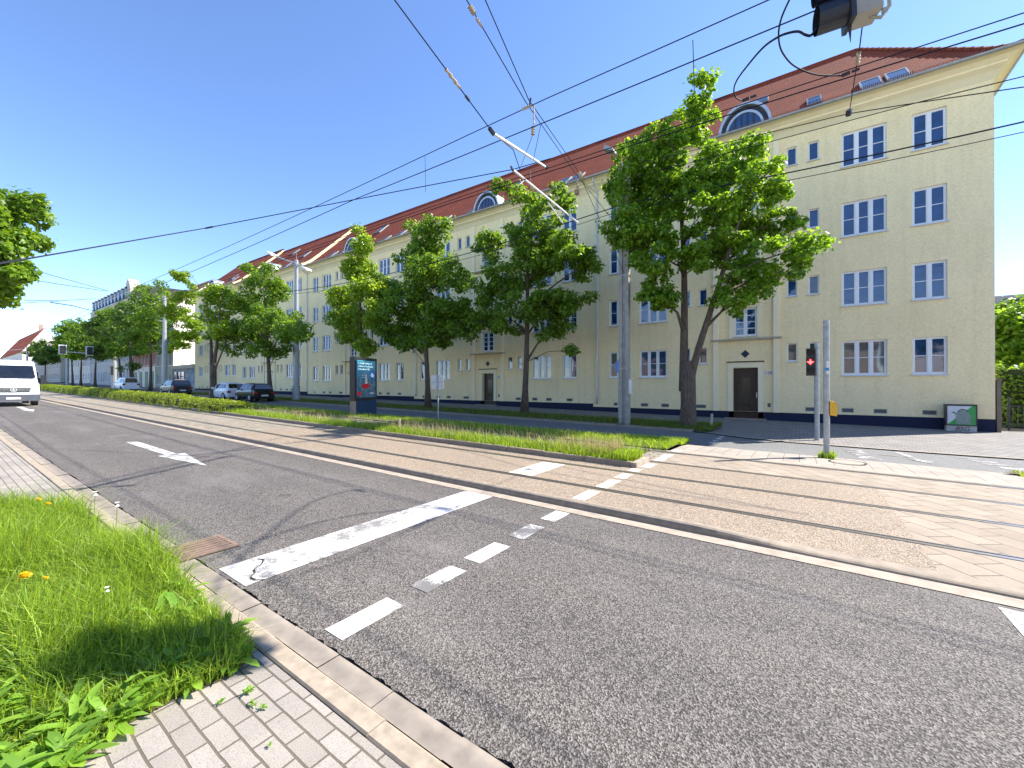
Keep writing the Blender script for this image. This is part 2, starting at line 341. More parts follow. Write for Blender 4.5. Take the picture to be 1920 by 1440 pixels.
# raised tram kerb, sinking flush at the crossing
m = MB(); xs = [-200, -120, -90] + [-80 + i for i in range(0, 78)] + [-2 + i * .25 for i in range(0, 14)] + [2, 4, 8, 20, 70]
def kh(x): return .09 if x < -.9 else max(.038, .09 * (1 - (x + .9) / 1.6))
prev = None
for x in xs:
    h = kh(x); z = G(x, 0)
    cur = [(x, 4.985, z - .02), (x, 5.0, z + h * .55), (x, 5.02, z + h * .85), (x, 5.05, z + h), (x, 5.12, z + h), (x, 5.16, z + max(.037, h * .6)), (x, 5.2, z + .037)]
    if prev:
        for k in range(6): m.face([prev[k], cur[k], cur[k + 1], prev[k + 1]])
    prev = cur
tag(m.build('tram_kerb', KERB2, smooth=True), kind='structure')
TZ = .035
sheet('cobbled_track', XL, -14.0, 5.2, 8.0, COBB, TZ)
sheet('track_surface', -14.0, 1.02, 5.2, 8.0, AGG, TZ)
sheet('track_surface', -2.62, 1.02, 8.0, 8.85, AGG, TZ)
sheet('crossing_paving', 1.02, XR, 5.2, 8.85, SLAB, TZ)
sheet('crossing_paving', -2.62, XR, 8.85, 10.35, SLAB, TZ)
sheet('crossing_paving', -2.62, XR, 10.35, 10.75, BANDL, TZ)
sheet('crossing_paving', -2.62, XR, 10.75, 12.55, SLAB_L, TZ, .0)
sheet('cobbled_track', XL, -2.62, 8.75, 10.6, COBB, TZ)
sheet('median_soil', XL, -2.72, 8.05, 8.76, SOIL, TZ + .06)
sheet('median_soil', XL, -2.70, 10.6, 12.9, SOIL, TZ + .03, .03)
m = MB(); rr = random.Random(5)
for i in range(-120, 0):      # median kerb stones
    a, b = -2.7 + i * 1.0, -2.7 + i * 1.0 + .985; h = .105 + rr.uniform(-.01, .01); dy = rr.uniform(-.01, .01)
    for X0, X1 in ((a, b),):
        z = G(X0, 0); z1 = G(X1, 0)
        q = [(7.96, 0), (7.965, h - .012), (7.98, h), (8.06, h), (8.06, 0)]
        for (y, c), (yy, cc) in zip(q, q[1:]): m.face([(X0, y + dy, z + TZ + c), (X1, y + dy, z1 + TZ + c), (X1, yy + dy, z1 + TZ + cc), (X0, yy + dy, z + TZ + cc)])
        m.face([(X1, y + dy, z1 + TZ + c) for y, c in q]); m.face([(X0, y + dy, z + TZ + c) for y, c in reversed(q)])
tag(m.build('median_kerb', KERB2), kind='structure')
m = MB(); m.box((-2.71, 7.97, G(-2.7, 0)), (-2.6, 8.8, G(-2.7, 0) + .13)); tag(m.build('median_kerb', BANDL), kind='structure')
sheet('side_road', XL, -2.5, 12.9, 16.7, ASPH2, -.02)
polysheet('side_road', [(-2.5, 14), (-2.5, 16.75), (-1.6, 16.1), (-.2, 15.75), (3, 15.8), (8, 16.3), (70, 17), (70, 14)], ASPH2, -.024)
polysheet('side_road', [(-2.5, 12.54), (-2.5, 14), (70, 14), (70, 12.54)], ASPH2, -.024)
sheet('verge_soil', XL, -3.2, 16.85, 20.2, SOIL, .03)
polysheet('verge_soil', [(-3.2, 16.85), (-2.75, 17.2), (-2.6, 18.6), (-2.75, 19.9), (-3.2, 20.2)], SOIL, .03)
m = MB()
for a in range(-110, 0): m.box((-3.3 + a, 16.72, G(-3 + a, 20) - .05), (-3.3 + a + .985, 16.86, G(-3 + a, 20) + .07))
tag(m.build('verge_kerb', BAND), kind='structure')
m = MB(); arc = [(-3.3, 16.79), (-2.9, 16.75), (-2.3, 16.35), (-1.5, 15.95), (-.3, 15.72), (3, 15.75), (8, 16.25), (70, 16.95)]
for (a, ya), (b, yb) in zip(arc, arc[1:]):
    m.face([(a, ya, G(a, ya) + .01), (b, yb, G(b, yb) + .01), (b, yb + .14, G(b, yb) + .012), (a, ya + .14, G(a, ya) + .012)])
tag(m.build('flush_kerb', BAND), kind='structure')
sheet('far_sidewalk', XL, 5, 20.2, 24.95, SIDEW, -.005)
m = MB(); pl = [(-3.3, 16.85), (-2.9, 16.85), (-2.3, 16.45), (-1.5, 16.05), (-.3, 15.84), (3, 15.88), (8, 16.35), (70, 17.05)]
for (a, ya), (b, yb) in zip(pl, pl[1:]):
    m.face([(a, ya, G(a, ya) - .008), (b, yb, G(b, yb) - .008), (b, 20.25, G(b, 20) - .008), (a, 20.25, G(a, 20) - .008)])
tag(m.build('far_sidewalk', SIDEW), kind='structure')
sheet('far_sidewalk', 5, XR, 20.25, 60, SIDEW, -.008)
sheet('lawn', 8.2, XR, 27.2, 90, plain('lawn_soil', (.09, .12, .04), .95, var=.3, sc=8), .02)

# rails
RAILS = [(6.02, 'sunlit groove rail nearest the grey road kerb'), (7.47, 'rail just in front of the median grass kerb'), (8.83, 'third rail from the road, coming out of the cobbles'), (10.27, 'rail farthest from the road beyond the crossing dashes')]
for y, lab in RAILS:
    m = MB()
    for (ya, yb, dz, mi) in ((y - .03, y + .03, .004, 0), (y + .03, y + .072, -.0 + .0022, 1), (y + .072, y + .09, .004, 0), (y - .042, y - .03, .0022, 1)):
        m.face([(-200, ya, G(-200, 0) + TZ + dz), (XR, ya, G(XR, 0) + TZ + dz), (XR, yb, G(XR, 0) + TZ + dz), (-200, yb, G(-200, 0) + TZ + dz)], None, mi)
    tag(m.build('tram_rail', [STEEL, DARKGAP]), lab, 'rail', 'tram rails')
# markings
def mark(pts, mat=WHITEP, dz=.004, jag=0): 
    o = polysheet('road_marking', pts, mat, dz); return o
def rect(x0, x1, y0, y1, mat=WHITEP, dz=.004): return mark([(x0, y0), (x1, y0), (x1, y1), (x0, y1)], mat, dz)
rect(-4.20, -3.68, 1.51, 4.79); rect(-4.35, -3.84, 6.12, 7.38, CREAMP, TZ + .004)
for i, (a, b) in enumerate([(1.56, 2.07), (2.3, 2.77), (2.96, 3.44), (3.68, 4.13), (4.37, 4.77)]): rect(-2.62, -2.42, a, b, WHITEW if i % 2 else WHITEP)
for a, b in [(5.3, 5.88), (6.12, 6.75), (6.9, 7.38), (7.6, 7.9)]: rect(-2.66, -2.46, a, b, CREAMP, TZ + .004)
for a, b in [(8.1, 8.62), (8.98, 9.4), (9.5, 10.0), (10.4, 10.8)]: rect(-2.58, -2.38, a, b, WHITEP, TZ + .004)
for k in range(4): rect(-2.3, -2.15, 13.9 + k * .62, 14.25 + k * .62, WHITEP, -.018)
rect(1.24, 1.74, 1.6, 4.72)
def arrow(x, y, mat=WHITEP, s=1):
    L = 5.0 * s; mark([(x, y - .11), (x + 3.05 * s, y - .10), (x + 3.05 * s, y - .24), (x + L, y), (x + 3.05 * s, y + .24), (x + 3.05 * s, y + .10), (x, y + .11)], mat)
arrow(-14.35, 3.16); arrow(-34.9, 3.1)
for k in range(5): mark([(1.0 + k * .05, 15.3 - k * .42), (1.42 + k * .05, 15.3 - k * .42), (1.46 + k * .05, 15.05 - k * .42), (1.04 + k * .05, 15.05 - k * .42)], WHITEW, -.018)
for k in range(5): mark([(3.3 + k * .14, 15.5 - k * .42), (3.75 + k * .14, 15.5 - k * .42), (3.8 + k * .14, 15.25 - k * .42), (3.35 + k * .14, 15.25 - k * .42)], WHITEW, -.018)
mark([(2.15, 15.4), (2.3, 15.4), (2.5, 14.3), (2.7, 14.3), (2.55, 13.5), (2.2, 14.3), (2.35, 14.3)], WHITEW, -.018)
mark([(1.75, 14.75), (2.25, 14.62), (2.25, 14.5), (1.75, 14.6)], WHITEW, -.016)
# black crack in the stop line, skid marks and patches
m = MB(); tb = [(-4.14, 1.80), (-4.08, 1.83), (-4.0, 1.78), (-3.93, 1.68), (-3.86, 1.66), (-3.80, 1.60), (-3.72, 1.60), (-3.66, 1.66)]
for (a, ya), (b, yb) in zip(tb, tb[1:]): m.face([(a, ya - .008, G(a, 0) + .009), (b, yb - .007, G(b, 0) + .009), (b, yb + .007, G(b, 0) + .009), (a, ya + .008, G(a, 0) + .009)])
tag(m.build('road_crack', DARKGAP), kind='structure')

# ---------------------------------------------------------------- windows
def frame_mesh(kind):
    """window unit, origin bottom centre, facing -Y. returns (MB frame, MB glass)"""
    w, h, cols, rows = {'3': (1.6, 1.62, 3, 2), '2': (1.08, 1.62, 2, 2), 's': (.42, .92, 1, 1), 't': (1.06, 1.5, 2, 4)}[kind]
    f = MB(); g = MB(); b = .055; d0, d1 = -.0, .07
    f.box((-w / 2, d0, 0), (-w / 2 + b, d1, h)); f.box((w / 2 - b, d0, 0), (w / 2, d1, h))
    f.box((-w / 2 + b, d0, 0), (w / 2 - b, d1, b * 1.3)); f.box((-w / 2 + b, d0, h - b), (w / 2 - b, d1, h))
    iw = w - 2 * b; cw = iw / cols
    for c in range(1, cols): x = -w / 2 + b + c * cw; f.box((x - .055, d0 - .012, b * 1.3), (x + .055, d1, h - b))
    for c in range(cols):
        x0 = -w / 2 + b + c * cw + (.055 if c else 0); x1 = -w / 2 + b + (c + 1) * cw - (.055 if c < cols - 1 else 0)
        if kind != 's':
            f.box((x0, d0 + .006, b * 1.3), (x0 + .035, d1, h - b)); f.box((x1 - .035, d0 + .006, b * 1.3), (x1, d1, h - b))
            f.box((x0 + .035, d0 + .006, b * 1.3), (x1 - .035, d1, b * 1.3 + .035)); f.box((x0 + .035, d0 + .006, h - b - .035), (x1 - .035, d1, h - b))
        for r in range(1, rows):
            z = b * 1.3 + (h - 2.3 * b) * r / rows; t = .016 if rows == 2 else .02
            f.box((x0 + .035, d0 + .012, z - t), (x1 - .035, d1, z + t))
    g.face([(-w / 2 + .02, .05, .02), (w / 2 - .02, .05, .02), (w / 2 - .02, .05, h - .02), (-w / 2 + .02, .05, h - .02)], [(0, 0), (w, 0), (w, h), (0, h)])
    s = MB(); s.box((-w / 2 - .05, -.19, -.045), (w / 2 + .05, .01, -.002))
    return f, g, s, w, h
WM = {}
for k in ('3', '2', 's', 't'):
    f, g, s, w, h = frame_mesh(k)
    fo = f.build({'3': 'window', '2': 'window', 's': 'small_window', 't': 'stair_window'}[k], PVC); me_f = fo.data
    glist = []
    for gm in (GLASS, GLASSC, GLASSB):
        go = g.build('pane', gm); glist.append(go.data); bpy.data.objects.remove(go)
    so_ = s.build('sill', SILLM); me_s = so_.data; bpy.data.objects.remove(so_); bpy.data.objects.remove(fo)
    WM[k] = (me_f, glist, me_s, w, h)
wrng = random.Random(21)
def put_window(kind, x, y, z, parent, sill=True, style=None, rz=0):
    me_f, gl, me_s, w, h = WM[kind]
    o = bpy.data.objects.new(me_f.name.split('.')[0], me_f); COL.objects.link(o); o.parent = parent; o.location = (x, y, z); o.rotation_euler = (0, 0, rz)
    if style is None: style = wrng.choice([0, 0, 0, 1, 2]) if z < 4 else wrng.choice([0] * 9 + [2])
    p = bpy.data.objects.new('pane', gl[style]); COL.objects.link(p); p.parent = o
    if sill: s = bpy.data.objects.new('sill', me_s); COL.objects.link(s); s.parent = o
    return o

D = 24.9
def wall_with_holes(m, x0, x1, z0, z1, holes, y=D, depth=.14, mi=0):
    xs = sorted(set([x0, x1] + [a for h in holes for a in (h[0], h[1])])); zs = sorted(set([z0, z1] + [a for h in holes for a in (h[2], h[3])]))
    # merge columns: for each column, vertical runs
    for a, b in zip(xs, xs[1:]):
        cx = (a + b) / 2; run = None
        for c, d in zip(zs, zs[1:]):
            cz = (c + d) / 2; hole = any(h[0] < cx < h[1] and h[2] < cz < h[3] for h in holes)
            if not hole: run = (run[0], d) if run else (c, d)
            if hole and run: m.face([(a, y, run[0]), (b, y, run[0]), (b, y, run[1]), (a, y, run[1])], [(a, run[0]), (b, run[0]), (b, run[1]), (a, run[1])], mi); run = None
        if run: m.face([(a, y, run[0]), (b, y, run[0]), (b, y, run[1]), (a, y, run[1])], [(a, run[0]), (b, run[0]), (b, run[1]), (a, run[1])], mi)
    for h in holes:
        a, b, c, d = h[:4]; e = y + (h[4] if len(h) > 4 else depth)
        m.face([(a, y, c), (a, y, d), (a, e, d), (a, e, c)], None, mi); m.face([(b, y, d), (b, y, c), (b, e, c), (b, e, d)], None, mi)
        m.face([(a, y, d), (b, y, d), (b, e, d), (a, e, d)], None, mi); m.face([(b, y, c), (a, y, c), (a, e, c), (b, e, c)], None, mi)
FL = [2.15, 5.40, 8.66, 11.95]
DOORM = plain('door_brown', (.05, .028, .018), .45, var=.2); DGLASS = glass('door_glass', (.03, .04, .035), .15, 1.5)
CORN = stucco('cornice_stone', (.50, .46, .36), .05, 30, .1); DARKLINE = plain('dark_lintel', (.03, .012, .02), .7); NAVY = plain('navy_tile', (.012, .02, .055), .5)
VENT = plain('vent_grey', (.10, .11, .13), .6); VFR = plain('vent_frame', (.42, .40, .32), .8)
def roofz(y): 
    P = [(24.12, 14.84), (24.55, 15.02), (25.2, 15.5), (26.2, 16.45), (30.9, 21.04)]
    for (a, za), (b, zb) in zip(P, P[1:]):
        if y <= b + 1e-6: return za + (zb - za) * (y - a) / (b - a)
    return 21.04
RY = [24.12, 24.55, 25.2, 26.2, 28.5, 30.9]
def apt(name, label, secs, x0, x1, zo, plinths, hip=False, cat='apartment building', house=(), skyl=(), gbase=None, zg=0):
    """secs: entrance centres; x0<x1; zo: vertical offset of this building"""
    B = thing(name, label, cat, (0, 0, 0)); holes = []
    wins = []; 
    for c in secs:
        for z in FL:
            z += zo
            for s in (-1, 1):
                wins += [('3', c + s * 4.79, z), ('2', c + s * 6.96, z)]
                if z < 3.2 + zo or True: wins += [('s', c + s * 2.05, z + .72), ('s', c + s * 2.93, z + .72)]
        for zs in (4.27, 7.6, 10.85): wins.append(('t', c, zs + zo))
    for k, x, z in wins:
        if not (x0 + .5 < x < x1 - .5): continue
        w, h = WM[k][3:5]; holes.append((x - w / 2, x + w / 2, z, z + h))
        put_window(k, x, D + .085, z, B)
    doors = [(c - .58, c + .58, plinth_z(c, plinths) if False else .0, 2.63 + zo, .32) for c in secs]
    # wall from plinth top up
    w = MB()
    brk = sorted(plinths, key=lambda p: p[0])   # (xa, xb, ztop)
    allh = holes
    for xa, xb, zt in brk:
        hs = [h for h in allh if xa < h[0] < xb]
        for c in secs:
            if xa < c < xb: hs.append((c - .58, c + .58, zt, 2.63 + zo, .34))
        # basement vents
        vs = []
        for c in secs:
            if xa < c < xb:
                for dx, ww in ((-7.1, .26), (-5.3, .45), (-4.1, .45), (-2.2, .6), (2.8, .45), (4.2, .45), (5.35, .47), (6.95, .46)):
                    if xa + .3 < c + dx < xb - .3: vs.append((c + dx - ww / 2, c + dx + ww / 2, zt + .1, zt + .31, .1))
        wall_with_holes(w, xa, xb, zt, 14.12 + zo, hs + vs)
        for v in vs:
            q = MB(); q.box((v[0] + .03, D + .05, v[2] + .03), (v[1] - .03, D + .09, v[3] - .03)); 
            q.box((v[0], D + .02, v[2]), (v[1], D + .045, v[2] + .03), 1); q.box((v[0], D + .02, v[3] - .03), (v[1], D + .045, v[3]), 1)
            q.box((v[0], D + .02, v[2] + .03), (v[0] + .03, D + .045, v[3] - .03), 1); q.box((v[1] - .03, D + .02, v[2] + .03), (v[1], D + .045, v[3] - .03), 1)
            q.build('basement_vent', [VENT, VFR], B)
        p = MB(); segs = [xa, xb]
        for c in secs:
            if xa < c < xb: segs = [xa, c - .8, c + .8, xb]
        for a, b in zip(segs[::2], segs[1::2]): p.box((a, D - .012, G(a, 25) - .3), (b, D + .3, zt))
        p.build('plinth', PLINTH, B)
    # end walls, back
    dep = 37.6 - .7
    w.face([(x1, D, G(x1, 25) - .3), (x1, dep, G(x1, 25) - .3), (x1, dep, 14.12 + zo), (x1, D, 14.12 + zo)]); w.face([(x0, dep, -.3), (x0, D, -.3), (x0, D, 14.12 + zo), (x0, dep, 14.12 + zo)])
    w.face([(x1, dep, -.5), (x0, dep, -.5), (x0, dep, 14.12 + zo), (x1, dep, 14.12 + zo)])
    if not hip: w.face([(x1, y, roofz(y) + zo - .06) for y in RY] + [(x1, dep, 14.8 + zo), (x1, dep, 14.12 + zo), (x1, D, 14.12 + zo)])
    w.face([(x0, dep, 14.12 + zo)] + [(x0, y, roofz(y) + zo - .06) for y in reversed(RY)] + [(x0, D, 14.12 + zo)])
    w.build('wall', WALL, B)
    # cove cornice
    cv = MB(); prof = [(D + .0, 14.12), (D - .03, 14.2), (D - .12, 14.42), (D - .22, 14.52), (D - .30, 14.55), (D - .30, 14.62), (D - .52, 14.74), (D - .72, 14.80)]
    ex = [(D - y) for y, z in prof]
    for i in range(len(prof) - 1):
        (ya, za), (yb, zb) = prof[i], prof[i + 1]; xa_, xb_ = (x1 + ex[i], x1 + ex[i + 1]) if hip else (x1, x1)
        cv.face([(x0, ya, za + zo), (xa_, ya, za + zo), (xb_, yb, zb + zo), (x0, yb, zb + zo)], None, 1 if i in (3, 4, 5) else 0)
        if hip: cv.face([(xa_, ya, za + zo), (xa_, dep, za + zo), (xb_, dep, zb + zo), (xb_, yb, zb + zo)], None, 0)
    cv.build('cornice', [FRIEZE, TRIM], B)
    # gutter half round
    gt = MB(); xe = x1 + (.82 if hip else 0)
    ring = [(24.20 + .075 * math.cos(a) - .08, 14.86 + zo + .085 * math.sin(a)) for a in [math.pi + i * math.pi / 6 for i in range(7)]]
    ring = [(24.27, 14.80 + zo)] + ring[::1] + []
    ys = [(24.20 - .08 - .08 * math.cos(i * math.pi / 6), 14.87 + zo - .10 * math.sin(i * math.pi / 6)) for i in range(7)]
    for (ya, za), (yb, zb) in zip(ys, ys[1:]):
        gt.face([(x0, ya, za), (xe - (ya - 24.04) if hip else xe, ya, za), (xe - (yb - 24.04) if hip else xe, yb, zb), (x0, yb, zb)])
        if hip: gt.face([(xe - (ya - 24.04), ya, za), (xe - (ya - 24.04), dep, za), (xe - (yb - 24.04), dep, zb), (xe - (yb - 24.04), yb, zb)])
    gt.build('gutter', ZINC, B, smooth=True)
    # roof
    r = MB(); s = 0
    HX = lambda y: x1 + .72 - (y - 24.12) / (30.9 - 24.12) * (x1 + .72 - 2.75) if hip else x1
    for a, b in zip(RY, RY[1:]):
        L = math.hypot(b - a, roofz(b) - roofz(a))
        r.face([(x0, a, roofz(a) + zo), (HX(a), a, roofz(a) + zo), (HX(b), b, roofz(b) + zo), (x0, b, roofz(b) + zo)], [(x0, s), (HX(a), s), (HX(b), s + L), (x0, s + L)])
        ya, yb = 61.8 - a, 61.8 - b
        r.face([(HX(a), ya, roofz(a) + zo), (x0, ya, roofz(a) + zo), (x0, yb, roofz(b) + zo), (HX(b), yb, roofz(b) + zo)], [(HX(a), s), (x0, s), (x0, s + L), (HX(b), s + L)])
        if hip: r.face([(HX(a), a, roofz(a) + zo), (HX(a), ya, roofz(a) + zo), (HX(b), yb, roofz(b) + zo), (HX(b), b, roofz(b) + zo)], [(a, s), (ya, s), (yb, s + L), (b, s + L)])
        s += L
    ro = r.build('roof', TILE, B)
    q = MB(); q.tube([(x0, 30.9, 21.06 + zo), (2.75 if hip else x1, 30.9, 21.06 + zo)], .09, 6)
    if hip:
        hp = [(HX(y), y, roofz(y) + zo + .03) for y in RY]
        n = 22; pts = []
        for i in range(n + 1):
            y = 24.3 + (30.9 - 24.3) * i / n; pts.append(Vector((HX(y), y, roofz(y) + zo + .03)))
        for a, b in zip(pts, pts[1:]): q.tube([a, a + (b - a) * 1.04], [.11, .085], 6)
    q.build('ridge_tiles', TILE, ro)
    # snow guard along the eave
    sg = MB(); y = 24.62; z = roofz(y) + zo
    for k in (.05, .14, .2): sg.box((x0 + .2, y, z + k), (x1 - .3, y + .015, z + k + .012))
    x = x0 + .3
    while x < x1 - .3: sg.box((x, y + .016, z), (x + .012, y + .03, z + .22)); x += .14
    sg.build('snow_guard', plain('snow_guard_red', (.2, .1, .08), .6), ro)
    # entrances
    for c, zt in [(c, next(p[2] for p in plinths if p[0] < c < p[1])) for c in secs]:
        pz = zt - .0; gz_ = G(c, 25)
        for s_ in (-1, 1):
            for (za, zb) in ((zt, 4.05 + zo), (4.15 + zo, 7.05 + zo), (7.15 + zo, 10.4 + zo), (10.5 + zo, 14.1 + zo)):
                p = MB(); p.box((c + s_ * 1.26, D - .13, za), (c + s_ * 1.52, D + .01, zb), skip='+y'); p.build('pilaster', TRIM, B)
        for zc in (4.1, 7.1, 10.45):
            p = MB(); p.box((c - 1.62, D - .26, zc + .0 + zo), (c + 1.62, D + .01, zc + .045 + zo)); p.box((c - 1.57, D - .2, zc - .06 + zo), (c + 1.57, D + .01, zc - .003 + zo)); p.build('entrance_cornice', CORN, B)
        for zd in (3.34, 6.6, 9.9):
            p = MB(); p.prism([(c - .2, zd + zo), (c, zd - .21 + zo), (c + .2, zd + zo), (c, zd + .21 + zo)], 'y', D - .02, D + .005); p.build('diamond_tile', NAVY, B)
        fr = MB(); fr.box((c - .82, D - .05, zt), (c - .58, D + .01, 2.87 + zo)); fr.box((c + .58, D - .05, zt), (c + .82, D + .01, 2.87 + zo)); fr.box((c - .58, D - .05, 2.63 + zo), (c + .58, D + .01, 2.87 + zo))
        fr.box((c - .58, D + .01, 2.6 + zo), (c + .58, D + .33, 2.628 + zo))
        fr.build('door_surround', TRIM, B)
        p = MB(); p.box((c - .86, D - .09, 2.9 + zo), (c + .86, D + .01, 2.95 + zo)); p.build('lintel_line', DARKLINE, B)
        for zs in (4.27, 7.6, 10.85):
            p = MB()
            for s_ in (-1, 1): p.box((c + s_ * .56, D - .035, zs + zo - .07), (c + s_ * .76, D + .01, zs + 1.55 + zo))
            p.box((c - .76, D - .035, zs + 1.553 + zo), (c + .76, D + .01, zs + 1.68 + zo)); p.box((c - .80, D - .09, zs + 1.7 + zo), (c + .80, D + .01, zs + 1.74 + zo)); p.build('window_surround', TRIM, B)
        dr = MB(); dz0 = gz_ + .1; dr.box((c - .575, D + .28, dz0), (c + .575, D + .33, 2.62 + zo)); 
        dr.box((c - .42, D + .262, dz0 + .3), (c + .42, D + .278, dz0 + .38)); dr.box((c - .42, D + .262, 2.4 + zo), (c + .42, D + .278, 2.45 + zo))
        dr.box((c - .42, D + .262, dz0 + .38), (c - .37, D + .278, 2.4 + zo)); dr.box((c + .37, D + .262, dz0 + .38), (c + .42, D + .278, 2.4 + zo))
        dr.box((c - .575, D + .24, dz0 - .1), (c + .575, D + .5, dz0 - .002))
        do = dr.build('door', DOORM, B)
        g_ = MB(); g_.box((c - .2, D + .268, dz0 + .55), (c + .2, D + .279, 2.1 + zo)); g_.build('door_pane', DGLASS, do)
        h_ = MB(); h_.tube([(c + .5, D + .25, dz0 + 1.0), (c + .5, D + .25, dz0 + 1.3)], .022, 6); h_.box((c + .47, D + .255, dz0 + 1.02), (c + .53, D + .279, dz0 + 1.28)); h_.build('handle', WHITEM, do)
        st = MB(); st.box((c - .95, D - .45, gz_ - .1), (c + .95, D - .06, gz_ + .05)); st.build('doorstep', BAND, B)
        bl = MB(); bl.box((c + 1.0, D - .02, gz_ + .65), (c + 1.13, D + .005, gz_ + .85)); bl.build('bell_box', VENT, B)
        # house number plate
        hp_ = MB(); hp_.box((c + .88, D - .035, 2.22 + zo), (c + 1.2, D - .002, 2.42 + zo)); hp = hp_.build('number_plate', WHITEM, B)
        num = house[secs.index(c)] if secs.index(c) < len(house) else None
        if num: text_mesh('number', num, .2, (c + 1.04, D - .041, 2.25 + zo), NAVY, hp)
        # arched dormer
        yf = D - .22; rad = 1.02; zb = 15.08 + zo; ba = 26.6
        arc_ = lambda r_, k0=0, n=18: [(c + r_ * 1.06 * math.cos(math.pi * i / n), zb + r_ * 1.22 * math.sin(math.pi * i / n)) for i in range(n + 1)]
        def ringmb(r0, r1, ya, yb, mi=0):
            a0, a1 = arc_(r0), arc_(r1); mm = MB()
            for i in range(18):
                mm.face([(a0[i][0], ya, a0[i][1]), (a1[i][0], ya, a1[i][1]), (a1[i + 1][0], ya, a1[i + 1][1]), (a0[i + 1][0], ya, a0[i + 1][1])][::-1])
                mm.face([(a1[i][0], ya, a1[i][1]), (a1[i][0], yb, a1[i][1]), (a1[i + 1][0], yb, a1[i + 1][1]), (a1[i + 1][0], ya, a1[i + 1][1])][::-1])
                mm.face([(a0[i][0], ya, a0[i][1]), (a0[i][0], yb, a0[i][1]), (a0[i + 1][0], yb, a0[i + 1][1]), (a0[i + 1][0], ya, a0[i + 1][1])])
            return mm
        dm = ringmb(.0, 1.10, yf + .14, 27.0).build('dormer', DKMET, B, smooth=False)
        ringmb(1.04, 1.16, yf - .06, 27.2).build('dormer_roof', ZINCL, dm, smooth=True)
        ringmb(.74, .84, yf + .02, yf + .12).build('dormer_arch', ZINCL, dm)
        gm = ringmb(.0, .74, yf + .07, yf + .1).build('dormer_window', GLASS, dm)
        mu = MB()
        for dx in (-.42, -.14, .14, .42): mu.box((c + dx - .035, yf + .045, zb), (c + dx + .035, yf + .066, zb + 1.22 * math.sqrt(max(0, .74 ** 2 - (dx / 1.06) ** 2))))
        mu.box((c - 1.2, yf - .04, zb - .09), (c + 1.2, yf + .14, zb - .002))
        mu.build('mullion', DKMET, gm)
    # downpipes
    for x in [p[1] for p in plinths] if not hip else [p[0] for p in plinths]:
        if x == x0 or x == x1 and hip: 
            if x != x0: continue
        d = MB(); xx = x + (.3 if x != x0 else 0)
        d.tube([(xx, 24.15, 14.76 + zo), (xx, 24.25, 14.5 + zo), (xx, D - .1, 14.1 + zo), (xx, D - .1, 13.8 + zo), (xx, D - .1, 1.0 + zo * 1), (xx, D - .1, G(xx, 25) + .45)], .05, 8)
        for zz in (3, 6, 9, 12): d.tube([(xx, D - .1, zz), (xx, D - .1, zz + .06)], .062, 8)
        if x != x1: d.build('downpipe', ZINCL, B, smooth=True)
    # roof windows
    for (sx, sy, sw, sh) in skyl:
        y = sy; z = roofz(y) + zo; y2 = y + sh * .74; z2 = roofz(y2) + zo
        f = MB(); nrm = Vector((0, -(z2 - z), (y2 - y))).normalized(); o_ = nrm * .09
        P = lambda u, v, off=0.09: tuple(Vector((sx + (u - .5) * sw, y + (y2 - y) * v, z + (z2 - z) * v)) + nrm * off)
        for (ua, ub, va, vb) in ((0, .1, 0, 1), (.9, 1, 0, 1), (.1, .9, 0, .08), (.1, .9, .92, 1)):
            f.face([P(ua, va), P(ub, va), P(ub, vb), P(ua, vb)])
        for (a, b) in (((0, 0), (1, 0)), ((1, 0), (1, 1)), ((1, 1), (0, 1)), ((0, 1), (0, 0))): f.face([P(*a, 0), P(*b, 0), P(*b), P(*a)])
        fo = f.build('roof_window', ZINC, B)
        g_ = MB(); g_.face([P(.09, .07, .075), P(.91, .07, .075), P(.91, .93, .075), P(.09, .93, .075)]); g_.build('pane', GLASSF, fo)
        gr = MB()
        for k in range(12):
            xk = sx - sw / 2 + sw * k / 11.; gr.box((xk - .012, y - .1, roofz(y - .1) + zo + .04), (xk + .012, y - .07, roofz(y - .07) + zo + .24))
        gr.build('guard_grid', DKMET, fo)
    return B
def text_mesh(name, txt, size, loc, mat, parent=None, rot=(math.pi / 2, 0, 0), shear=0, extrude=.002, align='CENTER'):
    cu = bpy.data.curves.new(name, 'FONT'); cu.body = txt; cu.size = size; cu.align_x = align; cu.extrude = extrude; cu.shear = shear
    t = bpy.data.objects.new(name, cu); COL.objects.link(t)
    bpy.context.view_layer.update(); dg = bpy.context.evaluated_depsgraph_get()
    me = bpy.data.meshes.new_from_object(t.evaluated_get(dg)); bpy.data.objects.remove(t); me.materials.clear(); me.materials.append(mat)
    o = bpy.data.objects.new(name, me); COL.objects.link(o); o.location = loc; o.rotation_euler = rot
    if parent: o.parent = parent
    return o
A1 = apt('apartment_building', 'long cream apartment block with red hipped roof, house number 138 by its nearest door', [-2.35, -19.6, -36.75], -45.3, 6.5, 0,
    [(-45.3, -27.85, .71), (-27.85, -10.95, .50), (-10.95, 6.5, .30)], hip=True, house=('138', '136', '134') and ('138', '136'),
    skyl=[(2.75, 24.8, .78, 1.7), (3.68, 24.8, .78, 1.7), (.62, 25.2, .6, 1.2), (-1.75, 27.6, .6, 1.1), (-12.3, 24.8, .8, 1.4), (-13.3, 24.8, .8, 1.4), (-18.8, 27.3, .8, 1.3), (-21.5, 25.0, .6, .9), (-24.5, 24.8, .8, 1.3), (-36.3, 27.4, .9, 1.6), (-30.0, 24.8, .8, 1.2), (-32.0, 24.8, .7, 1.0), (-41.2, 24.9, .9, 1.3), (-39.3, 25.1, .7, 1.2)])
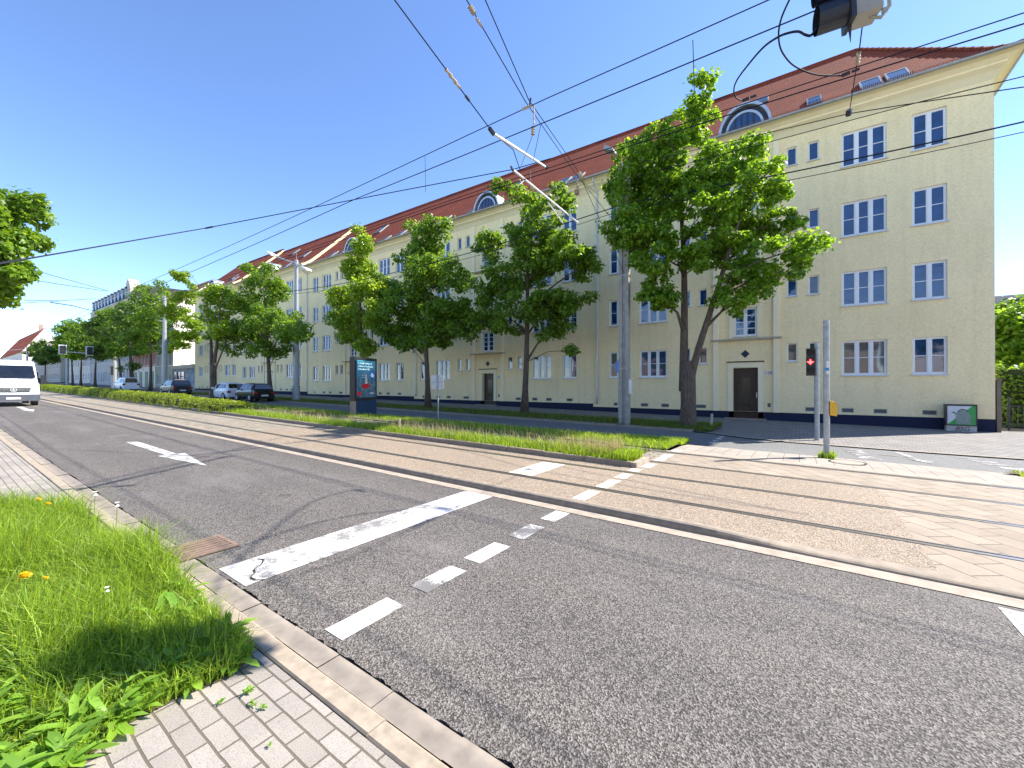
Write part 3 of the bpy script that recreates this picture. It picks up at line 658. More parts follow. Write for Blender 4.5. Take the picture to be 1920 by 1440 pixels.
A2 = apt('apartment_building', 'cream apartment house behind the street lamp, its roof a step higher than the long block', [-54.1], -62.9, -45.3, .44, [(-62.9, -45.3, .98)], skyl=[(-49.5, 26.5, .9, 1.3), (-56, 28.5, .9, 1.4), (-50.8, 25, .8, 1.2)])
A3 = apt('apartment_building', 'last cream apartment house of the row beside the low graffiti building', [-71.3], -78.5, -62.9, .85, [(-78.5, -62.9, 1.2)], skyl=[(-66, 25.2, .8, 1.2), (-68.2, 26, .8, 1.2)])

# ---------------------------------------------------------------- background buildings
def simple_building(name, label, x0, x1, y0, y1, zb, ze, zr, wmat, rmat, rows, cols, ridge='x', wz=1.6, ww=1.1, cat='building', extra=None, gf=None):
    B = thing(name, label, cat); w = MB(); holes = []
    pitch = (x1 - x0) / cols; fh = (ze - zb - .8) / rows
    for r in range(rows):
        for c in range(cols):
            x = x0 + (c + .5) * pitch; z = zb + .9 + r * fh; hh = min(wz, fh - 1.0)
            holes.append((x - ww / 2, x + ww / 2, z, z + hh, .15))
            f = MB(); f.box((x - ww / 2, y0 + .08, z), (x - ww / 2 + .08, y0 + .14, z + hh)); f.box((x + ww / 2 - .08, y0 + .08, z), (x + ww / 2, y0 + .14, z + hh)); f.box((x - .05, y0 + .08, z), (x + .05, y0 + .14, z + hh))
            f.box((x - ww / 2 - .06, y0 - .06, z - .1), (x + ww / 2 + .06, y0 + .08, z - .003))
            fo = f.build('window', PVC, B); g = MB(); g.face([(x - ww / 2, y0 + .12, z), (x + ww / 2, y0 + .12, z), (x + ww / 2, y0 + .12, z + hh), (x - ww / 2, y0 + .12, z + hh)]); g.build('pane', GLASS, fo)
    wall_with_holes(w, x0, x1, zb, ze, holes, y=y0)
    ym = (y0 + y1) / 2
    for X, s in ((x0, -1), (x1, 1)):
        pts = [(X, y0, zb), (X, y1, zb), (X, y1, ze), (X, ym, zr - .1), (X, y0, ze)] if zr > ze + .5 else [(X, y0, zb), (X, y1, zb), (X, y1, ze), (X, y0, ze)]
        w.face(pts if s > 0 else pts[::-1])
    w.face([(x1, y1, zb), (x0, y1, zb), (x0, y1, ze), (x1, y1, ze)]); w.build('wall', wmat, B)
    r = MB()
    if zr > ze + .5:
        L = math.hypot(ym - y0, zr - ze)
        for (ya, za), (yb, zb2), fl in (((y0 - .35, ze - .2), (ym, zr), 0), ((y1 + .35, ze - .2), (ym, zr), 1)):
            p = [(x0 - .05, ya, za), (x1 + .05, ya, za), (x1 + .05, yb, zb2), (x0 - .05, yb, zb2)]; r.face(p[::-1] if fl else p, [(x0, 0), (x1, 0), (x1, L), (x0, L)])
            p = [(a, b, c - .12) for a, b, c in p]; r.face(p if fl else p[::-1]); r.face([(x1 + .05, ya, za), (x1 + .05, yb, zb2), (x1 + .05, yb, zb2 - .12), (x1 + .05, ya, za - .12)])
    else: r.box((x0 - .15, y0 - .15, ze + .002), (x1 + .15, y1 + .15, ze + .25))
    ro = r.build('roof', rmat, B)
    c = MB(); c.box((x0 - .02, y0 - .22, ze - .35), (x1 + .02, y0 - .002, ze - .21)); c.build('cornice', TRIM, B)
    return B, ro
GWHITE = stucco('plaster_white', (.78, .72, .64), .04, 10, .2); GRN = stucco('plaster_greygreen', (.36, .37, .30), .05, 10, .2); BEI = stucco('plaster_beige', (.5, .45, .38), .05, 10, .2); LGR = stucco('plaster_lightgrey', (.55, .54, .52), .05, 10, .2)
BRICK = pavers('brick_wall', .25, .08, (.42, .16, .10), (.5, .2, .13), (.4, .33, .28), bw=.01)
def grafmat():
    m, t, b = nodes('graffiti_wall'); v = coords(t, (1, 1, 1)); n1 = N(t, 'ShaderNodeTexVoronoi'); n1.inputs['Scale'].default_value = 1.6; t.links.new(v, n1.inputs['Vector'])
    s = N(t, 'ShaderNodeSeparateColor'); t.links.new(n1.outputs['Color'], s.inputs[0])
    c = ramp(t, s.outputs[0], [(0, (.16, .2, .26)), (.3, (.35, .4, .45)), (.5, (.08, .2, .42)), (.7, (.45, .47, .5)), (1, (.15, .3, .5))]); e = [x for x in t.nodes if x.type == 'VALTORGB'][0]; e.color_ramp.interpolation = 'CONSTANT'
    t.links.new(mix(t, noise(t, v, 6, 6), c, (.3, .33, .36)), b.inputs['Base Color']); b.inputs['Roughness'].default_value = .8; return m
GRAF = grafmat()
# low graffiti building
lb = thing('shop_pavilion', 'low flat-roofed building with blue graffiti beside the last cream house', 'building')
m = MB(); m.box((-88.5, 25.0, .5), (-78.55, 33, 4.4)); m.build('wall', GRAF, lb)
m = MB(); m.box((-88.5, 24.6, 4.402), (-78.55, 33.1, 5.0)); m.build('roof', BEI, lb)
for x in (-87.4, -85.6, -83.9):
    m = MB(); m.box((x - .7, 24.93, 1.7), (x + .7, 24.999, 3.9)); w_ = m.build('shop_window', GLASS, lb); f = MB(); f.box((x - .76, 24.9, 1.7), (x - .7, 25.0, 3.9)); f.box((x + .7, 24.9, 1.7), (x + .76, 25.0, 3.9)); f.box((x - .76, 24.9, 3.9), (x + .76, 25.0, 3.96)); f.build('frame', DOORM, w_)
b3, r3 = simple_building('town_house', 'grey-green house whose sunlit white side gable rises behind the sparse street tree', -97, -88.5, 24.9, 37, 1.0, 14.9, 21.3, GRN, TILE2, 4, 4)
m = MB(); m.face([(-88.44, 24.95, 1.1), (-88.44, 36.95, 1.1), (-88.44, 36.95, 14.9), (-88.44, 30.95, 21.2), (-88.44, 24.95, 14.9)]); m.build('gable_wall', GWHITE, b3)
# graffiti scribble on the gable
m = MB(); pp = [(-88.4, 25.6 + .55 * i, 5.3 + .5 * math.sin(i * 1.9) + .25 * math.cos(i * 4.1)) for i in range(9)]; m.tube(pp, .05, 4); m.build('graffiti', plain('graffiti_teal', (.2, .36, .38), .8), b3)
b3b, _ = simple_building('town_house', 'brown brick house with white shop front and green doors behind the parked white van', -112, -97, 24.9, 37, 1.2, 15.5, 20.8, BRICK, TILE2, 4, 7)
m = MB(); m.box((-112, 24.7, 1.2), (-97, 24.89, 5.2)); m.build('shop_front', GWHITE, b3b)
for x in (-98.6, -102, -105.5, -109):
    m = MB(); m.box((x - .8, 24.64, 1.4), (x + .8, 24.699, 4.3)); m.build('door', plain('green_door', (.05, .14, .09), .5), b3b)
b4, r4 = simple_building('town_house', 'tall ornate light house with a row of grey mansard dormers above its cornice', -148, -112, 24.9, 38, 1.6, 19.8, 20.0, LGR, ZINC, 4, 15, wz=2.2)
m = MB(); m.face([(-148, 25.1, 20.05), (-112, 25.1, 20.05), (-112, 26.2, 22.6), (-148, 26.2, 22.6)]); m.face([(-148, 26.2, 22.6), (-112, 26.2, 22.6), (-112, 37, 22.9), (-148, 37, 22.9)]); m.face([(-112, 25.1, 20.05), (-112, 37, 20.05), (-112, 37, 22.9), (-112, 26.2, 22.6)]); m.build('mansard', SLATE, b4)
for k in range(11):
    x = -146 + k * 2.9
    m = MB(); m.box((x - .8, 24.95, 20.06), (x + .8, 26.3, 22.45)); dm = m.build('dormer', SLATE, b4)
    for dx in (-.36, .36):
        m = MB(); m.box((x + dx - .25, 24.9, 20.4), (x + dx + .25, 24.949, 22.1)); m.build('window', GLASS, dm)
    m = MB(); m.box((x - .95, 24.8, 22.452), (x + .95, 26.4, 22.6)); m.build('dormer_roof', ZINCL, dm)
m = MB(); m.prism([(-117.6, 20.06), (-114, 20.06), (-114, 21.8), (-114.6, 23.2), (-115.8, 24.1), (-117, 23.2), (-117.6, 21.8)], 'y', 24.95, 26.5); m.build('gable_dormer', BEI, b4)
simple_building('town_house', 'pale beige house just beyond the ornate one, its end wall sunlit over the tree tops', -176, -148.5, 24.9, 36, 2.2, 17.5, 20.5, GWHITE, SLATE, 4, 9)
simple_building('town_house', 'far cream house with a reddish roof half hidden behind the smallest tree', -199, -177, 23.5, 33, 2.6, 13.2, 17.2, BEI, TILE2, 3, 7)
b6, r6 = simple_building('town_house', 'far house with a bright orange-red roof and white gable at the end of the street', -262, -201, 18.5, 28, 3.0, 12.5, 20.4, GWHITE, TILE3, 3, 8)
m = MB(); m.box((-206, 22.5, 19), (-205, 23.3, 21.8)); m.build('chimney', BRICK, r6)
simple_building('town_house', 'distant house at the far left of the street, low behind the van roof', -290, -262, 6, 20, 4.0, 11, 15.5, LGR, TILE2, 3, 8)
# houses across the street, behind the camera: they stand in the window reflections
simple_building('brick_hall', 'red brick hall across the street, seen only mirrored in the ground floor windows', -34, 8, -30, -18, -.4, 7.0, 9.5, BRICK, TILE2, 1, 12, wz=3.0, ww=1.8)
simple_building('town_house', 'light house across the street, mirrored in the lower windows', 10, 34, -32, -20, -.6, 8.0, 10.5, GWHITE, TILE2, 2, 8)

# ---------------------------------------------------------------- trees
def leaves(rng, centers, radii, n, size, flat=.75, shell=.55, droop=.35):
    """kite shaped, folded leaves in clumps"""
    C = np.asarray(centers, float); Rr = np.asarray(radii, float)
    w = Rr ** 2; idx = rng.choice(len(C), n, p=w / w.sum())
    d = rng.normal(size=(n, 3)); d /= np.linalg.norm(d, axis=1)[:, None]
    rr = (shell + (1 - shell) * rng.random(n)) * Rr[idx] * (.85 + .3 * rng.random(n))
    far_ = rng.random(n) < .16; rr = np.where(far_, rr * rng.uniform(1.05, 1.5, n), rr)
    P = C[idx] + d * rr[:, None] * np.array([1, 1, flat])
    nrm = d * .7 + rng.normal(size=(n, 3)) * .55 + np.array([0, 0, .55]); nrm /= np.linalg.norm(nrm, axis=1)[:, None]
    t = rng.normal(size=(n, 3)) + d * .5 + np.array([0, 0, -droop]); t -= nrm * (t * nrm).sum(1)[:, None]; t /= np.linalg.norm(t, axis=1)[:, None]
    b = np.cross(nrm, t); s = size * (.6 + .8 * rng.random(n))[:, None]
    V = np.empty((n, 4, 3)); V[:, 0] = P - t * s * .5; V[:, 1] = P + b * s * .42 - nrm * s * .12; V[:, 2] = P + t * s * .6 - nrm * s * .1; V[:, 3] = P - b * s * .42 - nrm * s * .12
    base = (np.arange(n) * 4)[:, None]
    F = np.concatenate([base + [0, 1, 2], base + [0, 2, 3]], axis=1).reshape(-1, 3)
    return V.reshape(-1, 3), F
def make_tree(label, base, lobes, nclump, nleaf, lsize, mat, seed, tr=.2, fork=None, lean=0, clump_r=(.35, .62), group='street trees along the far pavement', twigs=True, limbmax=99, kind='street_tree', gap=-1.0):
    bx, by = base; z0 = G(bx, by)
    T = thing(kind, label, 'tree', (bx, by, z0), group=group)
    rng = np.random.default_rng(seed); L = np.array([(l[0] - bx, l[1] - by, l[2] - z0, l[3], l[4], l[5]) for l in lobes], float)
    vol = L[:, 3] * L[:, 4] * L[:, 5]; C = []; tries = 0; rad = []
    while len(C) < nclump and tries < nclump * 60:
        tries += 1; k = rng.choice(len(L), p=vol ** .8 / (vol ** .8).sum()); d = rng.normal(size=3); d /= np.linalg.norm(d); q = rng.random() ** .36
        p = L[k, :3] + d * q * L[k, 3:] 
        if math.sin(p[0] * 1.9 + seed) + math.sin(p[1] * 2.3 + seed * 2) + math.sin(p[2] * 2.1 + p[0] * .8) < gap: continue
        if C and np.min(np.linalg.norm(np.array(C) - p, axis=1)) < clump_r[0] * .95: continue
        C.append(p); rad.append(rng.uniform(*clump_r))
    V, F = leaves(rng, C, rad, nleaf, lsize)
    # stray single leaves round the outline
    npmesh('crown', V, F, mat, T)
    ztop = L[:, 2].max() + L[:, 5].max() * .3; zlow = min(L[:, 2] - L[:, 5])
    m = MB(); trunks = fork or [(0, 0)]
    cx, cy = (L[:, 0] * vol).sum() / vol.sum(), (L[:, 1] * vol).sum() / vol.sum()
    skel = []
    fz = max(1.2, zlow * .75) if not fork else fork[0][2]
    def trunk_path(ex, ey, ez, r0, r1, zs=0, sx=0, sy=0, n=9):
        pts = []
        for i in range(n + 1):
            a = i / n; w1 = .06 * math.sin(a * 6 + seed); pts.append(Vector((sx + (ex - sx) * a ** 1.3 + w1, sy + (ey - sy) * a + .05 * math.cos(a * 5 + seed), zs + (ez - zs) * a)))
        rs = [r0 + (r1 - r0) * (i / n) ** .8 for i in range(n + 1)]
        return pts, rs
    if fork:
        pts = [Vector((0, 0, -.1)), Vector((0, 0, .25)), Vector((.02, 0, 1.0)), Vector((0, 0, fz - .5)), Vector((0, 0, fz + .15))]; m.tube(pts, [tr * 1.45, tr * 1.12, tr, tr * 1.0, tr * .7], 14)
        for (ex, ey, _, ez, rr_) in fork:
            q, rs = trunk_path(ex, ey, ez, rr_, .04, fz - 1.1, (ex > 0) * .2 - .1, 0); m.tube(q, rs, 10); skel += [(p, r_) for p, r_ in zip(q, rs)]
    else:
        q, rs = trunk_path(cx + lean, cy, ztop, tr, .03, -.1); rs[0] = tr * 1.35; m.tube(q, rs, 10); skel += [(p, r_) for p, r_ in zip(q, rs)]
    # limbs to lobes then twigs to clumps
    def attach(target, maxr, frac=.5):
        tgt = Vector(target); best = None
        for p, r_ in skel:
            dz = tgt.z - p.z; dd = (tgt - p).length
            cost = dd + (3.0 if dz < .15 * dd else 0) + (100 if p.z < zlow * .7 else 0)
            if best is None or cost < best[0]: best = (cost, p, r_)
        return best[1], best[2]
    for l in L:
        if (l[3] < .5): continue
        p, r_ = attach(l[:3], 1); e = Vector(l[:3]); mid = (p + e) / 2 + Vector((rng.normal() * .15, rng.normal() * .15, .25 * (e - p).length * .3)); r1 = min(r_ * .6, .09)
        if (e - p).length < .3: continue
        path = [p, p.lerp(mid, .5), mid, mid.lerp(e, .6), e]; m.tube(path, [r1, r1 * .8, r1 * .6, r1 * .45, .02], 6); skel += [(x, r1 * .5) for x in path[1:]]
    if twigs:
        for c in C[:limbmax * 3]:
            p, r_ = attach(c, 1); e = Vector(c); ln = (e - p).length
            if ln < .25: continue
            mid = (p + e) / 2 + Vector((rng.normal() * .1, rng.normal() * .1, ln * .1)); r1 = min(r_ * .5, .028)
            m.tube([p, mid, e], [r1, r1 * .7, .008], 4, caps=False); 
            if ln > .6: skel.append((mid, r1 * .7)); 
            skel.append((e, .012))
    m.build('trunk', BARK, T, smooth=True)
    return T
def pix(u, v, Y):
    d = f2 * 774 + rt * (u - 960) + u2 * (720 - v); t = Y / d.y; return Vector((d.x * t, Y, CAMH + d.z * t)), t
def lobes_px(lst, Y, dy=None, shrink=.88):
    """crown lobes read off the photograph as (u, v, half width, half height), given real size at the tree's own distance"""
    out = []; rr = random.Random(len(lst))
    for i, (u, v, a, b) in enumerate(lst):
        a *= shrink; b *= shrink
        off = rr.uniform(-.8, .8) if dy is None else dy[i % len(dy)]
        p, t = pix(u, v, Y + off); out.append((p.x, p.y, p.z, a * t, max(a, b) * t * .95 if a * t < 2 else a * t * .85, b * t))
    return out
T1 = lobes_px([(1312, 175, 24, 34), (1300, 240, 48, 45), (1250, 262, 50, 38), (1222, 315, 55, 45), (1290, 330, 75, 60), (1215, 390, 70, 50), (1300, 420, 80, 60), (1195, 440, 40, 30), (1400, 290, 45, 48), (1445, 320, 45, 40), (1400, 370, 70, 50), (1475, 350, 24, 30), (1440, 425, 50, 40), (1480, 470, 55, 32), (1520, 478, 26, 18), (1370, 470, 70, 40), (1255, 490, 70, 35), (1400, 530, 60, 32), (1370, 565, 45, 22), (1460, 500, 45, 25), (1240, 560, 45, 20), (1230, 545, 34, 18), (1505, 400, 18, 16), (1150, 400, 14, 14), (1175, 300, 30, 36), (1165, 350, 28, 30), (1160, 420, 26, 24), (1185, 450, 36, 26), (1220, 555, 32, 14), (1540, 465, 12, 10)], 18.2, [-.8, .5, -1.3, .2, -.4, .9, -1.0], .97)
T1 += lobes_px([(1178, 285, 32, 34), (1172, 345, 34, 32), (1165, 400, 34, 30), (1190, 440, 30, 22), (1205, 250, 30, 26)], 16.2, [0, .2, -.2], 1)
make_tree('largest sunlit lime tree with a forked trunk, nearest the entrance of the hipped block', (-3.8, 18.2), T1, 540, 54000, .14, LEAFY, 11, tr=.30, fork=[(-.4, .1, 2.6, 12.3, .2), (2.3, -.1, 2.6, 9.2, .18)], clump_r=(.2, .42), gap=-1.15)
T2 = lobes_px([(945, 350, 22, 24), (975, 385, 40, 38), (1050, 385, 40, 40), (1010, 430, 75, 50), (910, 460, 40, 22), (985, 500, 85, 50), (1070, 480, 50, 50), (1090, 500, 35, 40), (930, 540, 50, 40), (1020, 570, 75, 40), (960, 600, 60, 28), (920, 600, 40, 20), (1040, 620, 36, 26), (1080, 560, 35, 25), (1062, 650, 12, 20), (880, 585, 20, 15)], 19.6)
make_tree('lime tree with a ragged crown of dark clumps, second street tree from the right', (-12.8, 19.6), T2, 260, 31000, .165, LEAF, 12, tr=.2, clump_r=(.32, .55))
T3 = lobes_px([(775, 425, 14, 22), (820, 425, 20, 24), (795, 455, 42, 35), (790, 510, 68, 42), (850, 520, 35, 40), (770, 570, 65, 42), (840, 590, 50, 42), (720, 540, 25, 35), (800, 630, 70, 30), (740, 620, 45, 30), (860, 630, 34, 24), (885, 600, 20, 30)], 19)
make_tree('broad dark round-crowned lime tree behind the small blank sign', (-20, 19), T3, 270, 28000, .18, LEAF, 13, tr=.2, clump_r=(.38, .62))
T4 = lobes_px([(674, 425, 9, 14), (680, 460, 22, 24), (672, 505, 34, 32), (690, 545, 38, 30), (645, 560, 34, 30), (670, 600, 48, 30), (640, 600, 34, 20), (700, 590, 30, 30), (660, 630, 40, 16), (690, 650, 22, 22)], 18.5, None, .8)
make_tree('slim yellow-green lime tree rising behind the advertising column', (-26, 18.5), T4, 190, 16000, .17, LEAFZ, 14, tr=.15, clump_r=(.36, .58))
T5 = lobes_px([(508, 500, 18, 14), (480, 510, 26, 18), (500, 545, 48, 35), (450, 570, 40, 34), (510, 600, 60, 36), (460, 620, 50, 28), (545, 620, 34, 26), (440, 650, 30, 20), (520, 650, 44, 18), (500, 660, 40, 16), (570, 625, 10, 25)], 16.6)
make_tree('full green tree beside the street lamp and the black car', (-35.8, 16.6), T5, 260, 24000, .17, LEAF, 15, tr=.2, clump_r=(.4, .62))
T6 = lobes_px([(335, 515, 22, 14), (345, 550, 34, 22), (400, 555, 26, 24), (330, 585, 30, 16), (360, 605, 34, 18), (405, 590, 26, 22), (345, 635, 28, 18), (390, 630, 30, 16), (325, 640, 16, 20), (415, 615, 20, 18)], 14.6)
make_tree('sparse yellowish tree with a leaning forked trunk in front of the white gable', (-41.8, 14.6), T6, 150, 9500, .2, LEAFZ, 16, tr=.24, fork=[(-1.7, 0, 2.9, 9.5, .17), (1.0, .2, 2.9, 8.8, .18), (2.6, .5, 3.2, 6.6, .09)], clump_r=(.32, .52))
FAR = [(282, 739, 17.5, [(285, 560, 26, 22), (300, 590, 30, 26), (262, 585, 28, 26), (280, 620, 38, 26), (300, 650, 24, 20), (262, 650, 24, 20)], LEAF, 'tree beside the pole with two lamp arms'),
       (246, 737, 17.5, [(245, 600, 30, 22), (232, 630, 30, 24), (255, 650, 26, 20), (245, 700, 13, 12)], LEAFD, 'dark tree with an ivy-thick trunk behind the parked white van'),
       (227, 735, 17.5, [(212, 605, 22, 18), (215, 640, 22, 20), (225, 660, 18, 14)], LEAF, 'tree just left of the white signal mast'),
       (178, 736, 17.5, [(190, 625, 22, 18), (180, 650, 24, 18), (195, 665, 22, 14), (172, 672, 16, 10)], LEAFD, 'tree behind the right-hand hanging signal box'),
       (152, 733, 17.5, [(155, 622, 18, 14), (150, 645, 22, 16), (160, 662, 20, 12)], LEAF, 'tree between the two hanging signal boxes'),
       (137, 732, 17.5, [(128, 625, 16, 14), (122, 650, 18, 16), (135, 668, 18, 12)], LEAFY, 'tree behind the left hanging signal box'),
       (84, 716, 18, [(85, 655, 18, 12), (78, 668, 22, 12), (98, 672, 20, 12), (85, 682, 20, 8)], LEAFD, 'small round far tree above the white caravan')]
for i, (u, v, Y, lb_, mt, lab) in enumerate(FAR):
    p, t = pix(u, v, Y); L = lobes_px([(q[0], q[1] - 8, q[2], q[3]) for q in lb_], Y, [0, .6, -.6], 1.12)
    make_tree(lab, (p.x, Y), L, 120, 10000, .075 * t / .0221 * .5 + .1, mt, 30 + i, tr=.2 if i != 1 else .34, clump_r=(.5, .9), twigs=False)
# near tree whose branches reach in at the upper left
Tn = lobes_px([(-40, 380, 55, 45), (30, 375, 42, 30), (50, 400, 30, 24), (-20, 440, 60, 40), (30, 450, 35, 25), (-40, 500, 55, 35), (10, 500, 38, 22), (-30, 550, 50, 18), (15, 535, 30, 20), (-90, 450, 60, 90), (25, 545, 18, 12), (-120, 350, 70, 60)], .55, [0, .1, -.12, .05])
Tn = [(a[0], -.2 + (i % 3 - 1) * .9 + .75, a[2], max(a[3], .5), .8, a[5]) for i, a in enumerate(Tn)]
def nearlobes():
    out = []
    for i, (u, v, a, b) in enumerate([(-60, 380, 60, 45), (20, 378, 40, 28), (48, 400, 26, 24), (-30, 440, 60, 40), (28, 440, 30, 22), (-60, 500, 60, 35), (8, 500, 34, 20), (-40, 548, 50, 16), (14, 535, 24, 18), (-110, 450, 60, 90), (22, 548, 14, 9), (-140, 350, 70, 60), (60, 372, 16, 10)]):
        X = -19.5 - (i % 3) * .8; d = f2 * 774 + rt * (u - 960) + u2 * (720 - v); t = X / d.x; out.append((X, d.y * t, CAMH + d.z * t, max(a, b) * t * .9, a * t, b * t))
    return out
make_tree('leafy branch ends of a tree on the near pavement, reaching in at the upper left', (-21.5, -1.6), nearlobes(), 170, 17000, .15, LEAF, 41, tr=.22, clump_r=(.24, .42), group='trees on the near side', kind='street_tree')
# trees beyond the right end of the block
def lobes_r(lst, Y):
    return lobes_px(lst, Y, [0, 1, -1])
make_tree('pale airy tree behind the hedge at the far right edge', (13.2, 46), lobes_r([(1900, 610, 40, 34), (1880, 640, 22, 30), (1920, 650, 45, 40), (1895, 680, 26, 18), (1960, 620, 60, 60)], 46), 150, 11000, .32, LEAFY, 51, tr=.25, clump_r=(.6, 1.1), group='trees beyond the right end', kind='garden_tree')
make_tree('taller misty tree top above the pale one at the right edge', (19.5, 66), lobes_r([(1905, 585, 40, 18), (1880, 600, 15, 22), (1950, 590, 50, 30), (1930, 640, 50, 50)], 66), 110, 8000, .45, LEAF, 52, tr=.3, clump_r=(.8, 1.4), group='trees beyond the right end', kind='garden_tree')
simple_building('town_house', 'pale bluish house glimpsed between hedge and trees at the right edge', 16, 34, 72, 84, -1, 9, 13, stucco('plaster_blue', (.42, .5, .6), .05, 5, .1), SLATE, 3, 6)

for k, (tx, lab) in enumerate(((-16, 'left'), (1.5, 'middle'), (13, 'right'))):
    make_tree('%s tree of three across the street, seen only in window reflections' % lab, (tx, -11.5), [(tx, -11.5, 6.5, 3, 2.6, 2.6), (tx + 1.2, -11.8, 8.6, 2.2, 2.2, 1.8), (tx - 1.6, -11.2, 7.6, 2.2, 2, 1.8)], 110, 7000, .28, LEAF, 60 + k, tr=.2, clump_r=(.5, .9), twigs=False, group='trees on the near side')
# ---------------------------------------------------------------- hedges, grass
def leafbox(rng, n, x0, x1, y0, y1, zf, h, size, lump=.08):
    """leaves over the surface and inside of a clipped hedge"""
    x = rng.uniform(x0, x1, n); a = rng.uniform(0, math.pi, n); rr = np.where(rng.random(n) < .8, 1, rng.random(n))
    rr = rr * (1 + lump * np.sin(x * 2.3) + lump * np.sin(x * 5.1 + 1) + rng.normal(size=n) * .05)
    cy = (y0 + y1) / 2; hw = (y1 - y0) / 2
    sq = 1 / np.maximum(np.abs(np.cos(a)), np.abs(np.sin(a))) ** .55
    y = cy + np.cos(a) * hw * rr * sq; z = np.array([zf(q) for q in x]) + np.sin(a) * h * rr * sq
    P = np.stack([x, y, z], 1); d = np.stack([rng.normal(size=n) * .3, np.cos(a), np.sin(a)], 1)
    nrm = d + rng.normal(size=(n, 3)) * .5; nrm /= np.linalg.norm(nrm, axis=1)[:, None]
    t = rng.normal(size=(n, 3)); t -= nrm * (t * nrm).sum(1)[:, None]; t /= np.linalg.norm(t, axis=1)[:, None]; b = np.cross(nrm, t); s = size * (.6 + .8 * rng.random(n))[:, None]
    V = np.empty((n, 4, 3)); V[:, 0] = P - t * s * .5; V[:, 1] = P + b * s * .4; V[:, 2] = P + t * s * .5; V[:, 3] = P - b * s * .4
    base = (np.arange(n) * 4)[:, None]; F = np.concatenate([base + [0, 1, 2], base + [0, 2, 3]], axis=1).reshape(-1, 3); return V.reshape(-1, 3), F
rng = np.random.default_rng(5)
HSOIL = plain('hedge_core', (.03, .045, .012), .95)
for (a, b, lab, h) in ((-27.6, -21.6, 'short end of the low green hedge by the tall weeds', .52), (-43.5, -28.1, 'middle stretch of the low hedge along the tram track', .6), (-75, -44.0, 'long far stretch of the low hedge beside the van', .62)):
    hd = thing('low_hedge', lab, 'hedge', (0, 0, 0), group='low hedges on the median')
    V, F = leafbox(rng, int((b - a) * 900), a, b, 7.98, 9.2, lambda x: G(x, 0) + .05, h, .075); npmesh('hedge_leaves', V, F, HEDGE, hd)
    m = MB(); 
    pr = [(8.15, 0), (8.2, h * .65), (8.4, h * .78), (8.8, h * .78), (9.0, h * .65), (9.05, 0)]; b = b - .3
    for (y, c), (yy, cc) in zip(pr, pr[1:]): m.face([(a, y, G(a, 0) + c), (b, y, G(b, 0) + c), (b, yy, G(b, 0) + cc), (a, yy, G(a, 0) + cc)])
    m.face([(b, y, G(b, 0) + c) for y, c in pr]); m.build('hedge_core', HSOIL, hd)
hd = thing('tall_hedge', 'tall hedge behind the iron fence at the right edge', 'hedge', (0, 0, 0))
V, F = leafbox(rng, 9000, 7.3, 15, 27.9, 29.6, lambda x: -.2, 2.7, .14, .05); npmesh('hedge_leaves', V, F, LEAF, hd)
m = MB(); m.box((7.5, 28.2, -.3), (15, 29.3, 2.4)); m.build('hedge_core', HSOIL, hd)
def blades(rng, n, xf, zf, hr, w, lean=.35, curl=.3, hs=None):
    P = xf(n); n = len(P); z = np.array([zf(a, b) for a, b in P]); h = rng.uniform(hr[0], hr[1], n) * (.6 + .4 * rng.random(n)); h = h * (hs(P) if hs else 1); a = rng.uniform(0, 2 * math.pi, n); ln = rng.normal(size=n) * lean
    d = np.stack([np.cos(a), np.sin(a), np.zeros(n)], 1); side = np.stack([-np.sin(a), np.cos(a), np.zeros(n)], 1); tw = rng.uniform(0, math.pi, n)
    side = side * np.cos(tw)[:, None] + d * np.sin(tw)[:, None]
    p0 = np.column_stack([P, z]); up_ = np.array([0, 0, 1.]); ww = (w * (.6 + .8 * rng.random(n)))[:, None]
    p1 = p0 + up_ * (h * .5)[:, None] + d * (ln * h * .3)[:, None]; p2 = p0 + up_ * (h * (.95 - np.abs(ln) * .4))[:, None] + d * (ln * h * 1.1 + curl * h * rng.normal(size=n))[:, None]
    V = np.empty((n, 5, 3)); V[:, 0] = p0 - side * ww; V[:, 1] = p0 + side * ww; V[:, 2] = p1 + side * ww * .8; V[:, 3] = p1 - side * ww * .8; V[:, 4] = p2
    base = (np.arange(n) * 5)[:, None]; F = np.concatenate([base + [0, 1, 2], base + [0, 2, 3], base + [3, 2, 4]], axis=1).reshape(-1, 3); return V.reshape(-1, 3), F
def inpoly(P, poly):
    x, y = P[:, 0], P[:, 1]; r = np.zeros(len(P), bool); n = len(poly)
    for i in range(n):
        x1, y1 = poly[i]; x2, y2 = poly[(i + 1) % n]; c = ((y1 > y) != (y2 > y)) & (x < (x2 - x1) * (y - y1) / (y2 - y1 + 1e-12) + x1); r ^= c
    return r
NEAR = [(-2.68, 1.14), (-2.58, 1.0), (-2.62, .78), (-2.62, .55), (-2.5, .4), (-2.36, .12), (-2.2, -.2), (-2.1, -1.2), (-7.4, -1.2), (-7.7, .2), (-7.5, .8), (-6.7, 1.0), (-4.6, 1.18), (-3.4, 1.16)]
def in_near(n): 
    P = np.column_stack([rng.uniform(-7.8, -2.05, n), rng.uniform(-1.25, 1.25, n)]); return P[inpoly(P, NEAR)]
def clumpy(P, f, rng, lo=.3):
    v = .5 + .5 * np.sin(P[:, 0] * f + 1.3) * np.sin(P[:, 1] * f * 1.3 + .7); return P[rng.random(len(P)) < lo + (1 - lo) * v]
nz = lambda x, y: G(x, 0) + .035
polysheet('grass_bed', NEAR, SOIL, .036)
HS_ = lambda P: np.where((P[:, 1] < .3) & (P[:, 0] > -4), .6, 1.) * np.clip(.38 + (-2.6 - P[:, 0]) * .45, .38, 1.0) * (.8 + .3 * np.sin(P[:, 0] * 3.1) * np.sin(P[:, 1] * 4.3))
